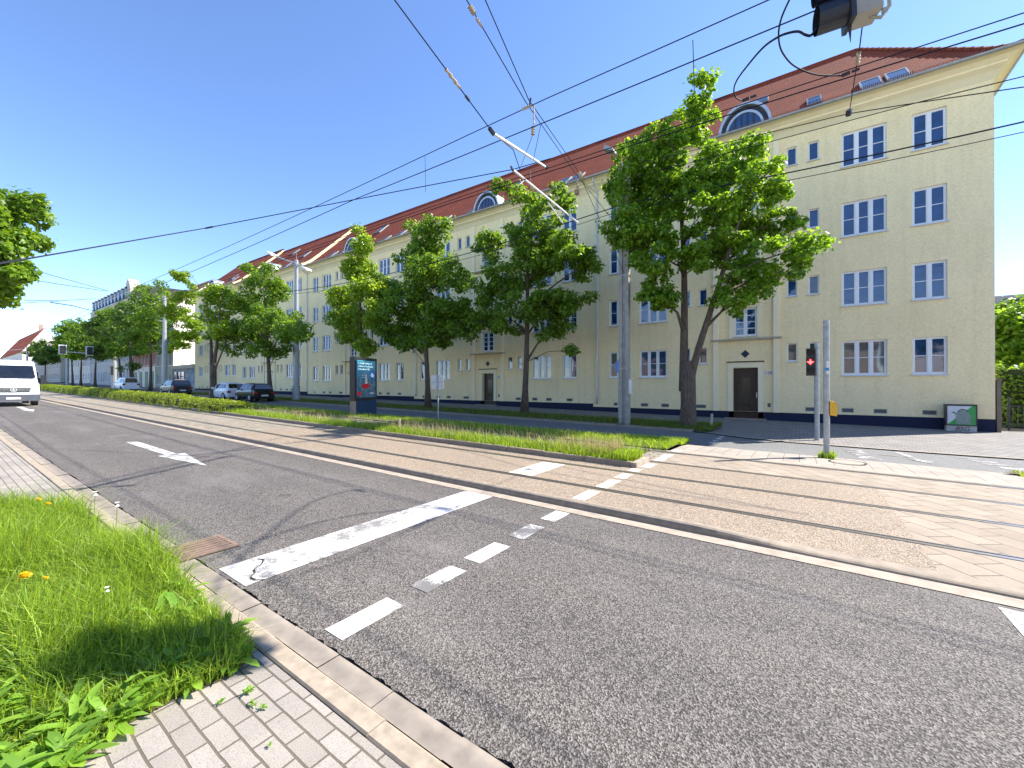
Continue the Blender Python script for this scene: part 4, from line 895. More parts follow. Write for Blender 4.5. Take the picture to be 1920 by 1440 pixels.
V1, F1 = blades(rng, 150000, in_near, nz, (.22, .58), .0030, .5, .34, HS_)
g_ = npmesh('grass', V1, F1, GRASS); tag(g_, 'bright tall grass on the near pavement corner', 'grass', kind='stuff')
V1, F1 = blades(rng, 3200, in_near, nz, (.3, .52), .0014, .35, .35, HS_)
g_ = npmesh('seeding_grass', V1, F1, DRY); tag(g_, 'thin straw-coloured grass stalks standing over the near lawn corner', 'grass', kind='stuff')
# broad-leaved weeds: rosettes of arching leaves
def rosettes(centres, rng, nl=(9, 16), L=(.12, .26), w=.028):
    Vs = []; Fs = []; k = 0
    for (cx, cy, s, z) in centres:
        for j in range(rng.integers(*nl)):
            a = rng.uniform(0, 2 * math.pi); el = rng.uniform(.25, 1.1); ln = rng.uniform(*L) * s; ww = w * s * rng.uniform(.7, 1.3)
            d = np.array([math.cos(a), math.sin(a), 0]); sd = np.array([-math.sin(a), math.cos(a), 0]); pts = []
            for i in range(5):
                t = i / 4; r = ln * t * math.cos(el * (1 - .5 * t)); zz = ln * (math.sin(el) * t - .55 * t * t * math.cos(el)) + .01
                wd = ww * (math.sin(math.pi * min(1, t * .9 + .08)) ** .7) * (1 + .25 * math.sin(i * 9)); c = np.array([cx, cy, z]) + d * r + np.array([0, 0, max(zz, .01)])
                pts.append((c - sd * wd + [0, 0, wd * .3], c, c + sd * wd + [0, 0, wd * .3]))
            for i in range(5): Vs += list(pts[i])
            for i in range(4):
                o_ = k + i * 3
                for q in ((0, 1, 4), (0, 4, 3), (1, 2, 5), (1, 5, 4)): Fs.append([o_ + x for x in q])
            k += 15
    return np.array(Vs), np.array(Fs)
cen = []
for i in range(1500):
    P = in_near(4)
    if len(P) == 0: continue
    x, y = P[0]
    wgt = 1.0 if (y < .35 and x > -4.2) or x > -3.05 else .12
    if rng.random() < wgt: cen.append((x, y, rng.uniform(.35, .85), nz(x, y) + rng.uniform(0, .12) * min(1, max(.15, -2.6 - x))))
V1, F1 = rosettes(cen, rng); g_ = npmesh('weeds', V1, F1, GRASSW); tag(g_, 'broad leafy weeds growing among the near grass', 'weeds', kind='stuff')
cen = [(-2.38, 1.0, .2, .0), (-2.26, .97, .15, 0), (-2.2, .98, .13, 0), (-2.42, .88, .12, 0), (-1.95, .9, .07, 0)]
V1, F1 = rosettes([(a, b, c, G(a, 0) + .03) for a, b, c, d in cen], rng); g_ = npmesh('joint_weeds', V1, F1, GRASSW); tag(g_, 'tiny weeds sprouting in the joints of the pavers', 'weeds', kind='stuff')
# dandelions
def dandelion(x, y, h, lab, puff=False, s=1):
    T = thing('dandelion', lab, 'flower', (x, y, nz(x, y)), group='dandelions in the near grass')
    m = MB(); m.tube([(0, 0, 0), (.01, .005, h * .5), (.02, .01, h)], .003, 5); m.build('stem', GRASSW, T)
    m = MB(); c = Vector((.02, .01, h)); n = 22
    for k in range(n * 3):
        a = k * 2.399; el = (k / (n * 3.)) * (1.4 if not puff else 3.0) + .1; L = .024 * s * (1 if not puff else .9)
        d = Vector((math.cos(a) * math.cos(el), math.sin(a) * math.cos(el), math.sin(el) if not puff else math.sin(el - 1.5))); sd = d.cross(Vector((0, 0, 1))).normalized() * .0035 * s
        m.face([c - sd, c + sd, c + d * L + sd, c + d * L - sd])
    m.build('flower_head', PUFF if puff else YEL, T)
dandelion(-3.89, .36, .42, 'large yellow dandelion in the middle of the near grass', s=1.45)
dandelion(-3.95, .45, .36, 'small yellow dandelion right beside the large one', s=.7)
dandelion(-6.04, .65, .45, 'left of the two yellow dandelions at the back of the grass', s=1.0); dandelion(-5.87, .69, .43, 'right of the two yellow dandelions at the back of the grass', s=1.0)
dandelion(-6.1, 1.05, .42, 'white seed head at the back of the grass by the kerb', True); dandelion(-5.6, 1.12, .38, 'white seed head leaning over the kerb above the drain grate', True); dandelion(-3.76, .7, .25, 'grey spent dandelion head in the deep grass', True, .7)
# median and verge grass
def strip(name, lab, x0, x1, y0, y1, n, hr, w, mat, dz, cf=1.1, lo=.35, curl=.3):
    def xf(k):
        # denser towards the near (right) end where it shows larger
        t = rng.random(k) ** 1.9; P = np.column_stack([x1 - (x1 - x0) * t, np.clip(rng.normal((y0 + y1) / 2, (y1 - y0) * .27, k), y0 - .05, y1 + .08)]); return clumpy(P, cf, rng, lo)
    V, F = blades(rng, n, xf, lambda a, b: G(a, b) + dz, hr, w, .4, curl); g = npmesh(name, V, F, mat); return tag(g, lab, 'grass', kind='stuff')
strip('grass', 'sunlit green grass strip along the median kerb', -22, -2.8, 8.06, 8.9, 42000, (.12, .36), .005, GRASS, .09, 1.9, .28)
strip('dry_grass', 'clumps of straw-coloured dry stalks on the median strip', -20, -3.2, 8.2, 9.0, 3600, (.38, .68), .0042, DRY, .09, 1.0, .02, .10)
strip('grass', 'grass and weeds between the second track and the side road', -34, -2.72, 10.6, 12.85, 46000, (.06, .22), .006, GRASS, .04, 1.3, .3)
strip('grass', 'bright grass tip at the crossing end of the second strip', -4.6, -2.66, 11.9, 12.85, 5000, (.10, .24), .006, GRASS, .03, 1, .8)
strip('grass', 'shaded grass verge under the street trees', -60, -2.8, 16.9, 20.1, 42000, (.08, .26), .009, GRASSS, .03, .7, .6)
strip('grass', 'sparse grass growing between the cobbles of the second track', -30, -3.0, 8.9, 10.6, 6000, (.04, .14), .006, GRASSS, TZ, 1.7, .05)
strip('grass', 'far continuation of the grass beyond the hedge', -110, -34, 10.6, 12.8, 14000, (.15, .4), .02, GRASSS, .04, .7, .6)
strip('grass', 'small grass patch at the right edge beyond the crossing', 3.45, 9, 11.6, 12.7, 9000, (.06, .16), .006, GRASS, .0, 1, .8)
polysheet('grass_bed', [(3.3, 12.3), (3.75, 11.8), (9, 10.9), (9, 12.9), (3.6, 12.75)], SOIL, .04)
strip('grass', 'grass tuft round the foot of the plain steel post', .36, .66, 12.0, 12.35, 420, (.12, .3), .006, GRASS, .0, .1, 1)

# ---------------------------------------------------------------- street furniture
def at(x, y): return (x, y, G(x, y))
# plain post with push button box
x, y = .52, 12.2
P = thing('steel_post', 'plain grey steel post with a yellow push-button box and torn sticker', 'post', at(x, y))
m = MB(); m.tube([(0, 0, -.1), (0, 0, 3.2)], .062, 14); m.tube([(0, 0, 3.2), (0, 0, 3.24)], [.066, .06], 14); m.build('pole', GALV, P, smooth=False)
m = MB(); m.prism([(.06, 1.02), (.19, 1.0), (.2, 1.26), (.16, 1.33), (.06, 1.35)], 'y', -.06, .06); m.build('button_box', plain('yellow_box', (.72, .42, .03), .5, var=.05), P)
m = MB(); m.box((-.005, -.066, 1.98), (.05, -.0635, 2.28)); m.build('sticker', WHITEM, P)
m = MB(); m.box((-.035, -.069, 2.06), (.045, -.0665, 2.13)); m.build('sticker', plain('sticker_blue', (.03, .25, .5), .5), P)
m = MB(); m.box((-.07, -.04, 2.62), (.0, -.072, 2.65)); m.tube([(0, 0, 2.6), (0, 0, 2.62)], .066, 12); m.build('clamp', GALV, P)
# pedestrian/tram signal post
x, y = .47, 17.0
P = thing('traffic_signal', 'black signal head showing a red symbol on a grey post near the wall', 'traffic signal', at(x, y))
m = MB(); m.tube([(0, 0, -.1), (0, 0, 3.2)], .07, 14); m.build('pole', GALV, P)
m = MB(); m.box((-.29, -.13, 2.13), (-.06, .13, 3.03)); hd_ = m.build('signal_head', BLACK, P)
RED = bpy.data.materials.new('red_light'); RED.use_nodes = True; b_ = RED.node_tree.nodes['Principled BSDF']; b_.inputs['Emission Color'].default_value = (1, .03, .03, 1); b_.inputs['Emission Strength'].default_value = 6; b_.inputs['Base Color'].default_value = (.3, 0, 0, 1)
LENS = plain('lens_dark', (.012, .012, .014), .2)
for k, zz in enumerate((2.88, 2.58, 2.28)):
    m = MB(); n = 16; c0 = (-.175, zz)
    m.face([(c0[0] + .095 * math.cos(i * 2 * math.pi / n), -.134, c0[1] + .095 * math.sin(i * 2 * math.pi / n)) for i in range(n)]); ln = m.build('lens', LENS, hd_)
    m = MB()
    for i in range(10):
        a0 = math.pi * (i / 9. * 1.2 - .1); a1 = math.pi * ((i + 1) / 9. * 1.2 - .1)
        if i == 9: break
        m.face([(c0[0] + .105 * math.cos(a0), -.131, c0[1] + .105 * math.sin(a0)), (c0[0] + .105 * math.cos(a1), -.131, c0[1] + .105 * math.sin(a1)), (c0[0] + .105 * math.cos(a1), -.26, c0[1] + .105 * math.sin(a1)), (c0[0] + .105 * math.cos(a0), -.26, c0[1] + .105 * math.sin(a0))])
    m.build('visor', BLACK, hd_)
    if k == 1:
        m = MB(); cx_, cz_ = c0
        m.box((cx_ - .085, -.142, cz_ - .018), (cx_ + .085, -.136, cz_ + .018)); m.box((cx_ - .022, -.1425, cz_ + .02), (cx_ + .022, -.136, cz_ + .08))
        m.face([(cx_ - .05, -.143, cz_ - .022), (cx_, -.143, cz_ - .09), (cx_ + .05, -.143, cz_ - .022)]); m.face([(cx_ - .05, -.1435, cz_ + .03), (cx_ - .03, -.1435, cz_ + .01), (cx_ + .05, -.1435, cz_ - .03), (cx_ + .03, -.1435, cz_ - .01)])
        m.build('red_symbol', RED, hd_)
m = MB(); m.box((-.07, -.03, 2.1), (.08, .03, 2.14)); m.box((-.07, -.03, 3.02), (.08, .03, 3.06)); m.build('bracket', GALV, P)
# manhole, drain
m = MB(); n = 28; cx_, cy_ = .84, 11.45
M_ = thing('manhole_cover', 'round manhole cover with a dark rim in the light paving by the steel post', 'manhole cover', (cx_, cy_, G(cx_, cy_) + TZ * .6 + .006))
for i in range(n):
    a0, a1 = i * 2 * math.pi / n, (i + 1) * 2 * math.pi / n
    m.face([(.29 * math.cos(a0), .29 * math.sin(a0), .008), (.33 * math.cos(a0), .33 * math.sin(a0), .008), (.33 * math.cos(a1), .33 * math.sin(a1), .008), (.29 * math.cos(a1), .29 * math.sin(a1), .008)])
m.build('rim', DKMET, M_); m = MB(); m.face([(.29 * math.cos(i * 2 * math.pi / n), .29 * math.sin(i * 2 * math.pi / n), .006) for i in range(n)]); m.build('lid', BANDL, M_)
Dn = thing('drain_grate', 'rusty brown drain grate beside the near kerb', 'drain grate', (-4.85, 1.6, G(-4.85, 0)))
RUST = plain('rusty_iron', (.22, .15, .11), .8, .2, var=.25, sc=20)
m = MB(); m.box((-.24, -.24, .004), (.24, .24, .006)); m.build('pit', DARKGAP, Dn)
m = MB(); m.box((-.24, -.24, .007), (.24, -.2, .018)); m.box((-.24, .2, .007), (.24, .24, .018)); m.box((-.24, -.2, .007), (-.2, .2, .018)); m.box((.2, -.2, .007), (.24, .2, .018))
for k in range(6): m.box((-.2 + k * .068 + .008, -.2, .007), (-.2 + k * .068 + .05, .2, .016))
m.build('grate', RUST, Dn)
# advertising column
AD = thing('advertising_column', 'tall lit advertising display with a blue poster on a dark blue base', 'advertising display', (-17.6, 12.5, G(-17.6, 12.5)), R(18))
m = MB(); m.box((-.17, -.80, 0), (.17, .80, .72)); m.build('base', plain('base_blue', (.02, .055, .11), .4), AD)
m = MB(); m.box((-.175, -.812, 0), (.175, -.802, .72)); m.build('base_edge', BANDL, AD)
m = MB(); m.box((-.15, -.86, .74), (.14, .86, 2.82)); m.build('housing', plain('housing_dark', (.03, .032, .035), .35), AD)
def poster():
    m, t, b = nodes('poster'); v = coords(t, kind='UV'); s = N(t, 'ShaderNodeSeparateXYZ'); t.links.new(v, s.inputs[0])
    c = ramp(t, s.outputs[1], [(0, (.01, .015, .03)), (.45, (.02, .05, .08)), (.62, (.02, .2, .3)), (1, (.05, .42, .55))])
    nn = noise(t, v, 7, 6, .7); c = mix(t, ramp(t, nn, [(.45, (0, 0, 0)), (.62, (.7, .7, .7))]), c, (.25, .3, .3)); c = mix(t, .45, c, (.02, .12, .2))
    t.links.new(c, b.inputs['Base Color']); t.links.new(c, b.inputs['Emission Color']); b.inputs['Emission Strength'].default_value = .12; b.inputs['Roughness'].default_value = .08; return m
m = MB(); m.face([(.146, -.73, .88), (.146, .73, .88), (.146, .73, 2.68), (.146, -.73, 2.68)], [(0, 0), (1, 0), (1, 1), (0, 1)]); po = m.build('poster', poster(), AD)
EMW = bpy.data.materials.new('poster_white'); EMW.use_nodes = True; b_ = EMW.node_tree.nodes['Principled BSDF']; b_.inputs['Base Color'].default_value = (.7, .85, .88, 1); b_.inputs['Emission Color'].default_value = (.6, .85, .9, 1); b_.inputs['Emission Strength'].default_value = .35
m = MB(); rr = random.Random(4)
for row, (z, end) in enumerate(((2.5, .45), (2.36, .5), (2.22, .2))):
    yv = -.62
    while yv < end:
        w_ = rr.uniform(.03, .055); hh = rr.choice([.05, .06, .085]); m.box((.1475, yv, z), (.149, yv + w_ * .7, z + hh)); yv += w_ + (.05 if rr.random() < .18 else .008)
m.build('poster_lettering', EMW, po)
def flat(name, pts, col, em=.08, x=.1495):
    mm = bpy.data.materials.new(name + '_colour'); mm.use_nodes = True; b = mm.node_tree.nodes['Principled BSDF']; b.inputs['Base Color'].default_value = (*col, 1); b.inputs['Emission Color'].default_value = (*col, 1); b.inputs['Emission Strength'].default_value = em
    q = MB(); q.face([(x, a, c) for a, c in pts]); q.build(name, mm, po)
flat('poster_red_badge', [(-.7, .98), (-.38, .98), (-.38, 1.16), (-.7, 1.16)], (.5, .02, .04)); flat('poster_blue_box', [(.25, 1.9), (.62, 1.75), (.72, 2.1), (.4, 2.25)], (.02, .1, .42)); flat('poster_white_box', [(.32, 1.93), (.56, 1.84), (.62, 2.0), (.42, 2.12)], (.7, .8, .9), x=.151)
flat('poster_red_bowl', [(-.28, 1.32), (.18, 1.32), (.28, 1.44), (.2, 1.54), (-.3, 1.54), (-.36, 1.42)], (.4, .015, .02)); flat('poster_figure', [(-.1, 1.55), (.1, 1.55), (.06, 1.8), (.02, 2.0), (-.04, 2.0)], (.55, .45, .42)); flat('poster_mark', [(.3, 1.05), (.55, 1.05), (.55, 1.12), (.3, 1.12)], (.4, .45, .5))
flat('poster_shelf', [(-.35, 1.95), (.0, 1.95), (.0, 1.98), (-.35, 1.98)], (.4, .4, .42)); flat('poster_shelf', [(-.35, 1.85), (.0, 1.85), (.0, 1.88), (-.35, 1.88)], (.4, .4, .42))
# small blank sign (seen from the back)
S = thing('road_sign', 'small square sign seen from its blank back on a thin post in the median grass', 'sign', at(-13.2, 13.2), R(8))
m = MB(); m.tube([(0, 0, -.1), (0, 0, 2.0)], .03, 8); m.build('post', GALV, S)
m = MB(); m.box((-.34, -.055, 1.4), (.34, -.045, 2.02)); m.build('sign_plate', plain('sign_back', (.62, .62, .6), .5), S)
m = MB(); m.box((-.28, -.067, 1.7), (.28, -.057, 1.73)); m.box((-.05, -.075, 1.42), (.05, -.068, 2.02)); m.build('clamp', GALV, S)
# blue round sign on a thin pole beside the concrete mast
S = thing('cycle_path_sign', 'blue round sign seen edge-on on a thin grey pole left of the concrete mast', 'sign', at(-7.2, 19.4), R(62))
m = MB(); m.tube([(0, 0, -.1), (0, 0, 2.95)], .03, 8); m.build('post', GALV, S)
m = MB(); m.prism([(.31 * math.cos(i * math.pi / 12), 2.6 + .31 * math.sin(i * math.pi / 12)) for i in range(24)], 'y', -.06, -.045); m.build('sign_plate', plain('sign_blue', (.03, .16, .5), .4), S)
# white leaning bollard by the tree
S = thing('bollard', 'short pale leaning wooden post in the grass right of the big tree', 'post', at(-2.95, 18.3)); S.rotation_euler = (0, R(4), 0)
m = MB(); m.tube([(0, 0, -.1), (0, 0, .55), (0, 0, .62)], [.055, .05, .03], 8); m.build('post', plain('grey_wood', (.4, .36, .28), .9), S)
for (px_, py_, h_) in ((-10.3, 8.6, .5),):
    S = thing('wooden_stake', 'short broken wooden stake standing in the median grass', 'stake', at(px_, py_)); m = MB(); m.tube([(0, 0, 0), (.01, 0, h_)], [.035, .03], 6); m.build('stake', plain('stake_wood', (.45, .36, .26), .9), S)
# info box at wall
IB = thing('advert_box', 'low grey glass-fronted poster box against the wall, BSG sprayed on its foot', 'poster box', (5.42, 24.45, G(5.4, 24.4)))
m = MB(); m.box((-.45, -.12, .22), (.45, .2, 1.08)); m.build('box', DKMET, IB)
m = MB(); m.box((-.42, -.1, -.05), (.44, .2, .218)); ft = m.build('foot', plain('pale_foot', (.45, .43, .4), .8), IB)
m = MB(); m.box((-.46, -.135, 1.082), (.46, .21, 1.1)); m.build('lid', DKMET, IB)
m = MB(); m.face([(-.40, -.124, .27), (.40, -.124, .27), (.40, -.124, 1.03), (-.40, -.124, 1.03)]); ps = m.build('poster', plain('poster_pale', (.55, .58, .62), .3, var=.1), IB)
GREEN = plain('poster_green', (.02, .30, .06), .4, var=.1); GREYB = plain('poster_stone', (.22, .28, .25), .6, var=.5, sc=40)
m = MB(); m.face([(-.40, -.127, .27), (.40, -.127, .27), (.40, -.127, 1.03), (.3, -.127, 1.03)]); m.build('green_triangle', GREEN, ps)
m = MB(); m.face([(-.14, -.129, .29), (.26, -.129, .29), (.27, -.129, .62), (.18, -.129, .82), (.02, -.129, .92), (-.1, -.129, .84), (-.17, -.129, .66)]); m.build('grey_creature', GREYB, ps)
m = MB(); m.tube([(-.1, -.132, .8), (-.02, -.132, .9), (.1, -.132, .9), (.18, -.132, .8)], .012, 4); m.tube([(-.25, -.132, .78), (-.16, -.132, .72)], .02, 4); m.build('black_lines', BLACK, ps)
text_mesh('graffiti', 'BSG', .24, (.02, -.104, .02), BLACK, ft, shear=.3, extrude=.003)
# concrete catenary mast P1
P1 = thing('catenary_mast', 'weathered double-channel concrete mast with a lamp head, left of the largest tree', 'mast', at(-6.13, 17.2))
m = MB()
for dx in (-.14, .14): m.prism([(dx - .075, -.12), (dx + .075, -.12), (dx + .075, .12), (dx - .075, .12)], 'z', -.2, 11.0)
m.box((-.06, -.07, -.2), (.06, .07, 11.0)); m.build('mast', CONC, P1)
m = MB()
for zz in (6.35, 8.05, 9.0, 2.4): m.box((-.23, -.135, zz), (.23, .135, zz + .05))
m.build('band', GALV, P1)
m = MB(); m.box((.225, -.13, 1.35), (.3, .1, 1.95)); m.build('notice_box', WHITEM, P1)
m = MB(); m.tube([(0, 0, 10.9), (-.1, -.3, 11.35), (-.25, -.5, 11.5)], .035, 8); m.build('arm', GALV, P1)
m = MB(); m.prism([(-.62, 11.62), (-.2, 11.45), (-.2, 11.56), (-.55, 11.78)], 'y', -.85, -.4); m.build('lamp_head', GALV, P1)
# street lamp P2
P2 = thing('street_lamp', 'tall grey street lamp mast with two long arms in front of the cream blocks', 'street lamp', at(-34.9, 18.2))
m = MB(); m.tube([(0, 0, -.1), (0, 0, 1.2)], .30, 14); m.tube([(0, 0, 1.2), (0, 0, 4.2)], .26, 14); m.tube([(0, 0, 4.2), (0, 0, 7.4)], .22, 14); m.tube([(0, 0, 7.4), (0, 0, 11.9)], [.18, .14], 14); m.build('mast', plain('mast_grey', (.36, .38, .40), .5, .2), P2)
m = MB()
for zz in (1.2, 3.0, 4.2, 5.6, 7.4): m.tube([(0, 0, zz - .04), (0, 0, zz + .05)], .31 if zz < 4 else .26, 14)
m.build('collar', GALV, P2)
for dy, dz in ((-.16, .0), (.16, .0)):
    m = MB(); m.tube([(1.2, dy - .1, 11.05 + dz), (0, dy, 11.6 + dz), (-2.2, dy, 12.35 + dz), (-3.6, dy, 12.9 + dz)], .05, 8); m.build('arm', GALV, P2)
m = MB(); m.prism([(-4.6, 13.25), (-3.5, 12.8), (-3.5, 12.95), (-4.5, 13.4)], 'y', -.4, .1); m.build('lamp_head', WHITEM, P2)
m = MB(); m.prism([(.9, 11.05), (1.7, 10.75), (1.7, 10.88), (.9, 11.22)], 'y', -.1, .4); m.build('lamp_head', WHITEM, P2)
m = MB(); m.tube([(0, 0, 11.9), (0, 0, 12.7)], .02, 6); m.build('finial', GALV, P2)
def mast(lab, x, y, h, arms, r=.17):
    P = thing('mast', lab, 'mast', at(x, y)); m = MB(); m.tube([(0, 0, -.1), (0, 0, h * .5)], r * 1.15, 10); m.tube([(0, 0, h * .5), (0, 0, h)], [r, r * .7], 10); m.build('pole', GALV, P)
    for (z, L, dz, dy) in arms:
        m = MB(); m.tube([(0, 0, z), (-L * .6, dy * .6, z + dz * .6), (-L, dy, z + dz)], .06, 6); m.build('arm', WHITEM, P)
    return P
mast('grey mast with two lamp arms left of the sparse tree', -67, 18, 12.4, [(11.9, 5.5, .7, -1), (9.0, 6.5, 1.4, -2)], .24)
Q = mast('white signal mast between far trees, holding out a long signal arm', -91, 18.0, 8.0, [], .3)
for z, y0, y1 in ((5.35, 0, -6.1),):
    m = MB(); m.tube([(0, 0, z), (0, y1, z + .25)], .06, 6); m.build('signal_arm', WHITEM, Q)
m = MB(); m.box((-.45, -.5, 2.2), (.45, -.18, 3.6)); m.build('control_box', BLACK, Q)
for yy in (12.25, 15.1):
    S = thing('hanging_signal', 'black signal with white border on the far arm, the %s one' % ('left' if yy < 13 else 'right'), 'traffic signal', (-90.6, yy, 6.0), group='hanging signals over the far road')
    m = MB(); m.box((0, -.42, .3), (.1, .42, 1.75)); m.build('backplate', WHITEM, S); m = MB(); m.box((.102, -.3, .42), (.3, .3, 1.63)); m.build('signal_head', BLACK, S)
mast('far lamp mast beyond the signal arm', -128, 18, 11.5, [(10.5, 6, .8, -1.5)], .22)
mast('farthest lamp mast above the small round tree', -165, 16, 9.5, [(8.9, 8, -.2, -3)], .22)

# ---------------------------------------------------------------- overhead wires
def wire(name, lab, pts, r=.011, cat='wire', group='overhead tram wires', parts=(), sag=None):
    T = thing(name, lab, cat, pts[0], group=group); o0 = Vector(pts[0]); P = [Vector(p) - o0 for p in pts]
    m = MB(); m.tube(P, r, 5, caps=False); m.build('cable', WIRE, T)
    for (kind, a, b, rr_) in parts:
        m = MB(); a = Vector(a) - o0; b = Vector(b) - o0
        if kind == 'arm': m.tube([a, b], rr_, 8); m.build('steady_arm', WHITEM, T)
        elif kind == 'ins':
            n = 7; pts_ = [a.lerp(b, i / (n - 1)) for i in range(n)]; m.tube(pts_, [rr_ * (.5 if i % 2 else 1) for i in range(n)], 8); m.build('insulator', INSUL, T)
        elif kind == 'drop': m.tube([a, b], .006, 4); m.build('dropper', WIRE, T)
        elif kind == 'clamp': m.tube([a, b], rr_, 6); m.build('clamp', DKMET, T)
    return T
def pp(u, v, Y): return tuple(pix(u, v, Y)[0])
def xline(y, z, x0=-160, x1=14, sag=.12, span=28, ph=0, zs=SLOPE * .0):
    pts = []; x = x0
    while x <= x1 + 1e-6:
        s = ((x - ph) / span) % 1.0; pts.append((x, y, z - zs * x - sag * 4 * s * (1 - s))); x += 2
    return pts
dA = [('drop', (pp(1299, 55, 6.9)[0], 6.9, 7.08), (pp(1299, 55, 6.9)[0] + .02, 6.9, 6.28), 0), ('drop', pp(797, 293, 6.9), (pp(797, 293, 6.9)[0] + .02, 6.9, 6.3), 0)]
wire('messenger_wire', 'upper carrying wire over the near track, sloping up to the top edge', xline(6.9, 7.22, sag=.1, ph=-4.5), .009, parts=dA)
wire('contact_wire', 'lower contact wire over the near track', xline(6.9, 6.85, sag=.12, ph=-10), .010)
wire('messenger_wire', 'upper of the pair of wires over the second track', [(-160, 9.55, 8.4), (-60, 9.55, 7.8), (-7, 9.55, 7.5)] + [(-5.6, 9.55, 7.46), (-3, 9.55, 7.42), (0, 9.55, 7.38), (4, 9.55, 7.3), (14, 9.55, 7.2)], .010)
wire('contact_wire', 'lower of the pair of wires over the second track', [(-160, 9.55, 7.6), (-60, 9.55, 7.5), (-9, 9.55, 7.42), (-5.6, 9.55, 7.36), (0, 9.55, 7.25), (4, 9.55, 7.12), (14, 9.55, 6.95)], .012)
jun = pp(961, 318, 9.0)
wire('cross_wire', 'long dark wire slanting down to the tree at the left', [pp(-30, 499, .3), pp(75, 481, 1.1), pp(390, 427, 4.4), pp(640, 379, 6.7), pp(760, 356, 7.6), jun, pp(1033, 297, 9.5)], .012, parts=[('clamp', pp(385, 428, 4.36), pp(400, 425, 4.45), .022), ('clamp', pp(958, 312, 9.0), pp(962, 320, 9.0), .03)])
wire('feeder_cable', 'thick double feeder cable crossing the facade between the masts', xline(17.0, 9.35, x0=-62, x1=16, sag=.6, span=29, ph=-6.1), .022)
wire('feeder_cable', 'thin cable hanging just under the thick feeder cable', xline(17.0, 9.12, x0=-62, x1=16, sag=.65, span=29, ph=-6.1), .012)
e0 = pp(1592, 213, 13.0)
wire('cross_wire', 'thin wire in a shallow V across the top windows, held by the dropper', [pp(1160, 315, 16.8), pp(1453, 246, 14.3), e0, pp(1717, 193, 12.6), pp(1920, 163, 12.2), pp(2100, 135, 12)], .011)
wire('cross_wire', 'straight thin wire crossing the top windows just beside the V-shaped one', [pp(1160, 340, 16.8), pp(1447, 265, 14.6), pp(1717, 193, 13.4), pp(1920, 143, 12.8), pp(2100, 98, 12.4)], .011)
S1a, S1b = pp(740, 0, 4.0), pp(925, 250, 6.2); d = (Vector(S1a) - Vector(S1b)).normalized()
S1far = tuple(Vector(S1b) + d * 7.2)
bl = lambda t: tuple(Vector(S1b) + d * t)
wire('span_wire', 'span wire from the top edge to the white steady arm, two beige insulators on it', [S1far, S1b, pp(962, 280, 7.4), pp(975, 318, 8.8)], .010, parts=[('ins', bl(.95), bl(1.3), .035), ('clamp', bl(.7), bl(.8), .025), ('arm', S1b, pp(1023, 313, 9.45), .028), ('clamp', bl(-.02), bl(.12), .045), ('clamp', pp(1020, 309, 9.4), pp(1027, 316, 9.5), .05)])
arm2 = pp(1083, 417, 13.0)
wire('span_wire', 'long white steady arm running down into the second tree with its stay', [jun, arm2], .012, parts=[('arm', jun, arm2, .03), ('arm', pp(1028, 380, 11.0), pp(1055, 418, 12.0), .02)])
K = pp(985, 190, 6.9); mastp = (-6.1, 17.1, 8.15)
for (u0, lab, tgt, zz) in ((875, 'span wire with a large beige insulator near the top edge', pp(1075, 320, 13.2), 8.1), (910, 'plain span wire just right of the one with the large insulator', pp(1081, 316, 13.2), 6.45)):
    a = pp(u0, 0, 5.0 if u0 == 875 else 5.2); dd = (Vector(a) - Vector(K)).normalized(); e = tuple(Vector(a) + dd * 5)
    prt = [('ins', pp(881, 12, 5.08), pp(889, 26, 5.15), .05), ('ins', pp(893, 34, 5.2), pp(903, 50, 5.3), .03), ('ins', pp(980, 205, 6.8), pp(995, 198, 6.9), .035), ('clamp', pp(995, 184, 6.9), pp(993, 200, 6.9), .02), ('ins', pp(1001, 198, 7.0), pp(1001, 232, 7.0), .02), ('ins', pp(1000, 238, 7.0), pp(999, 252, 7.0), .045), ('drop', pp(999, 252, 7.0), pp(976, 314, 8.8), 0), ('drop', pp(1014, 234, 7.0), pp(1000, 300, 7.05), 0)] if u0 == 875 else [('ins', pp(1086, 325, 13.2), pp(1092, 334, 13.2), .08), ('ins', pp(1083, 340, 13.2), pp(1083, 352, 13.2), .05), ('ins', pp(1082, 356, 13.2), pp(1082, 364, 13.2), .09), ('drop', pp(1082, 364, 13.2), pp(1076, 385, 13.2), 0)]
    wire('span_wire', lab, [e, a, (K[0] + (0 if u0 == 875 else .08), K[1], K[2]), tgt, (-6.1, 17.08, zz)], .009, parts=prt)
wire('span_wire', 'short stay from the facade side insulator to the concrete mast', [pp(1092, 340, 14.5), pp(1122, 365, 20.0)], .009)
# far cross wires
for i, (a, b, c) in enumerate((((45, 500), (100, 517), (205, 546)), ((45, 522), (105, 532), (200, 546)), ((45, 563), (110, 564), (180, 560)), ((95, 567), (135, 573), (178, 584)), ((-10, 571), (60, 567), (110, 565)))):
    ys = (4.0, 6.5, 11) ; wire('cross_wire', ['highest', 'second', 'almost level', 'short sloping', 'leftmost'][i] + ' of the thin cross wires over the far road at the left', [pp(*a, 4.0), pp(*b, 5.6), pp(*c, 10.5)], .02 if i < 3 else .025)

# hanging traffic signal over the road
HS = thing('hanging_signal', 'large black-visored traffic signal hung on wires at the top edge, seen from below', 'traffic signal')
c0, tt = pix(1592, 24, 5.0); c0 = Vector(c0)
HS.location = c0; HS.scale = (.78, .78, .78)
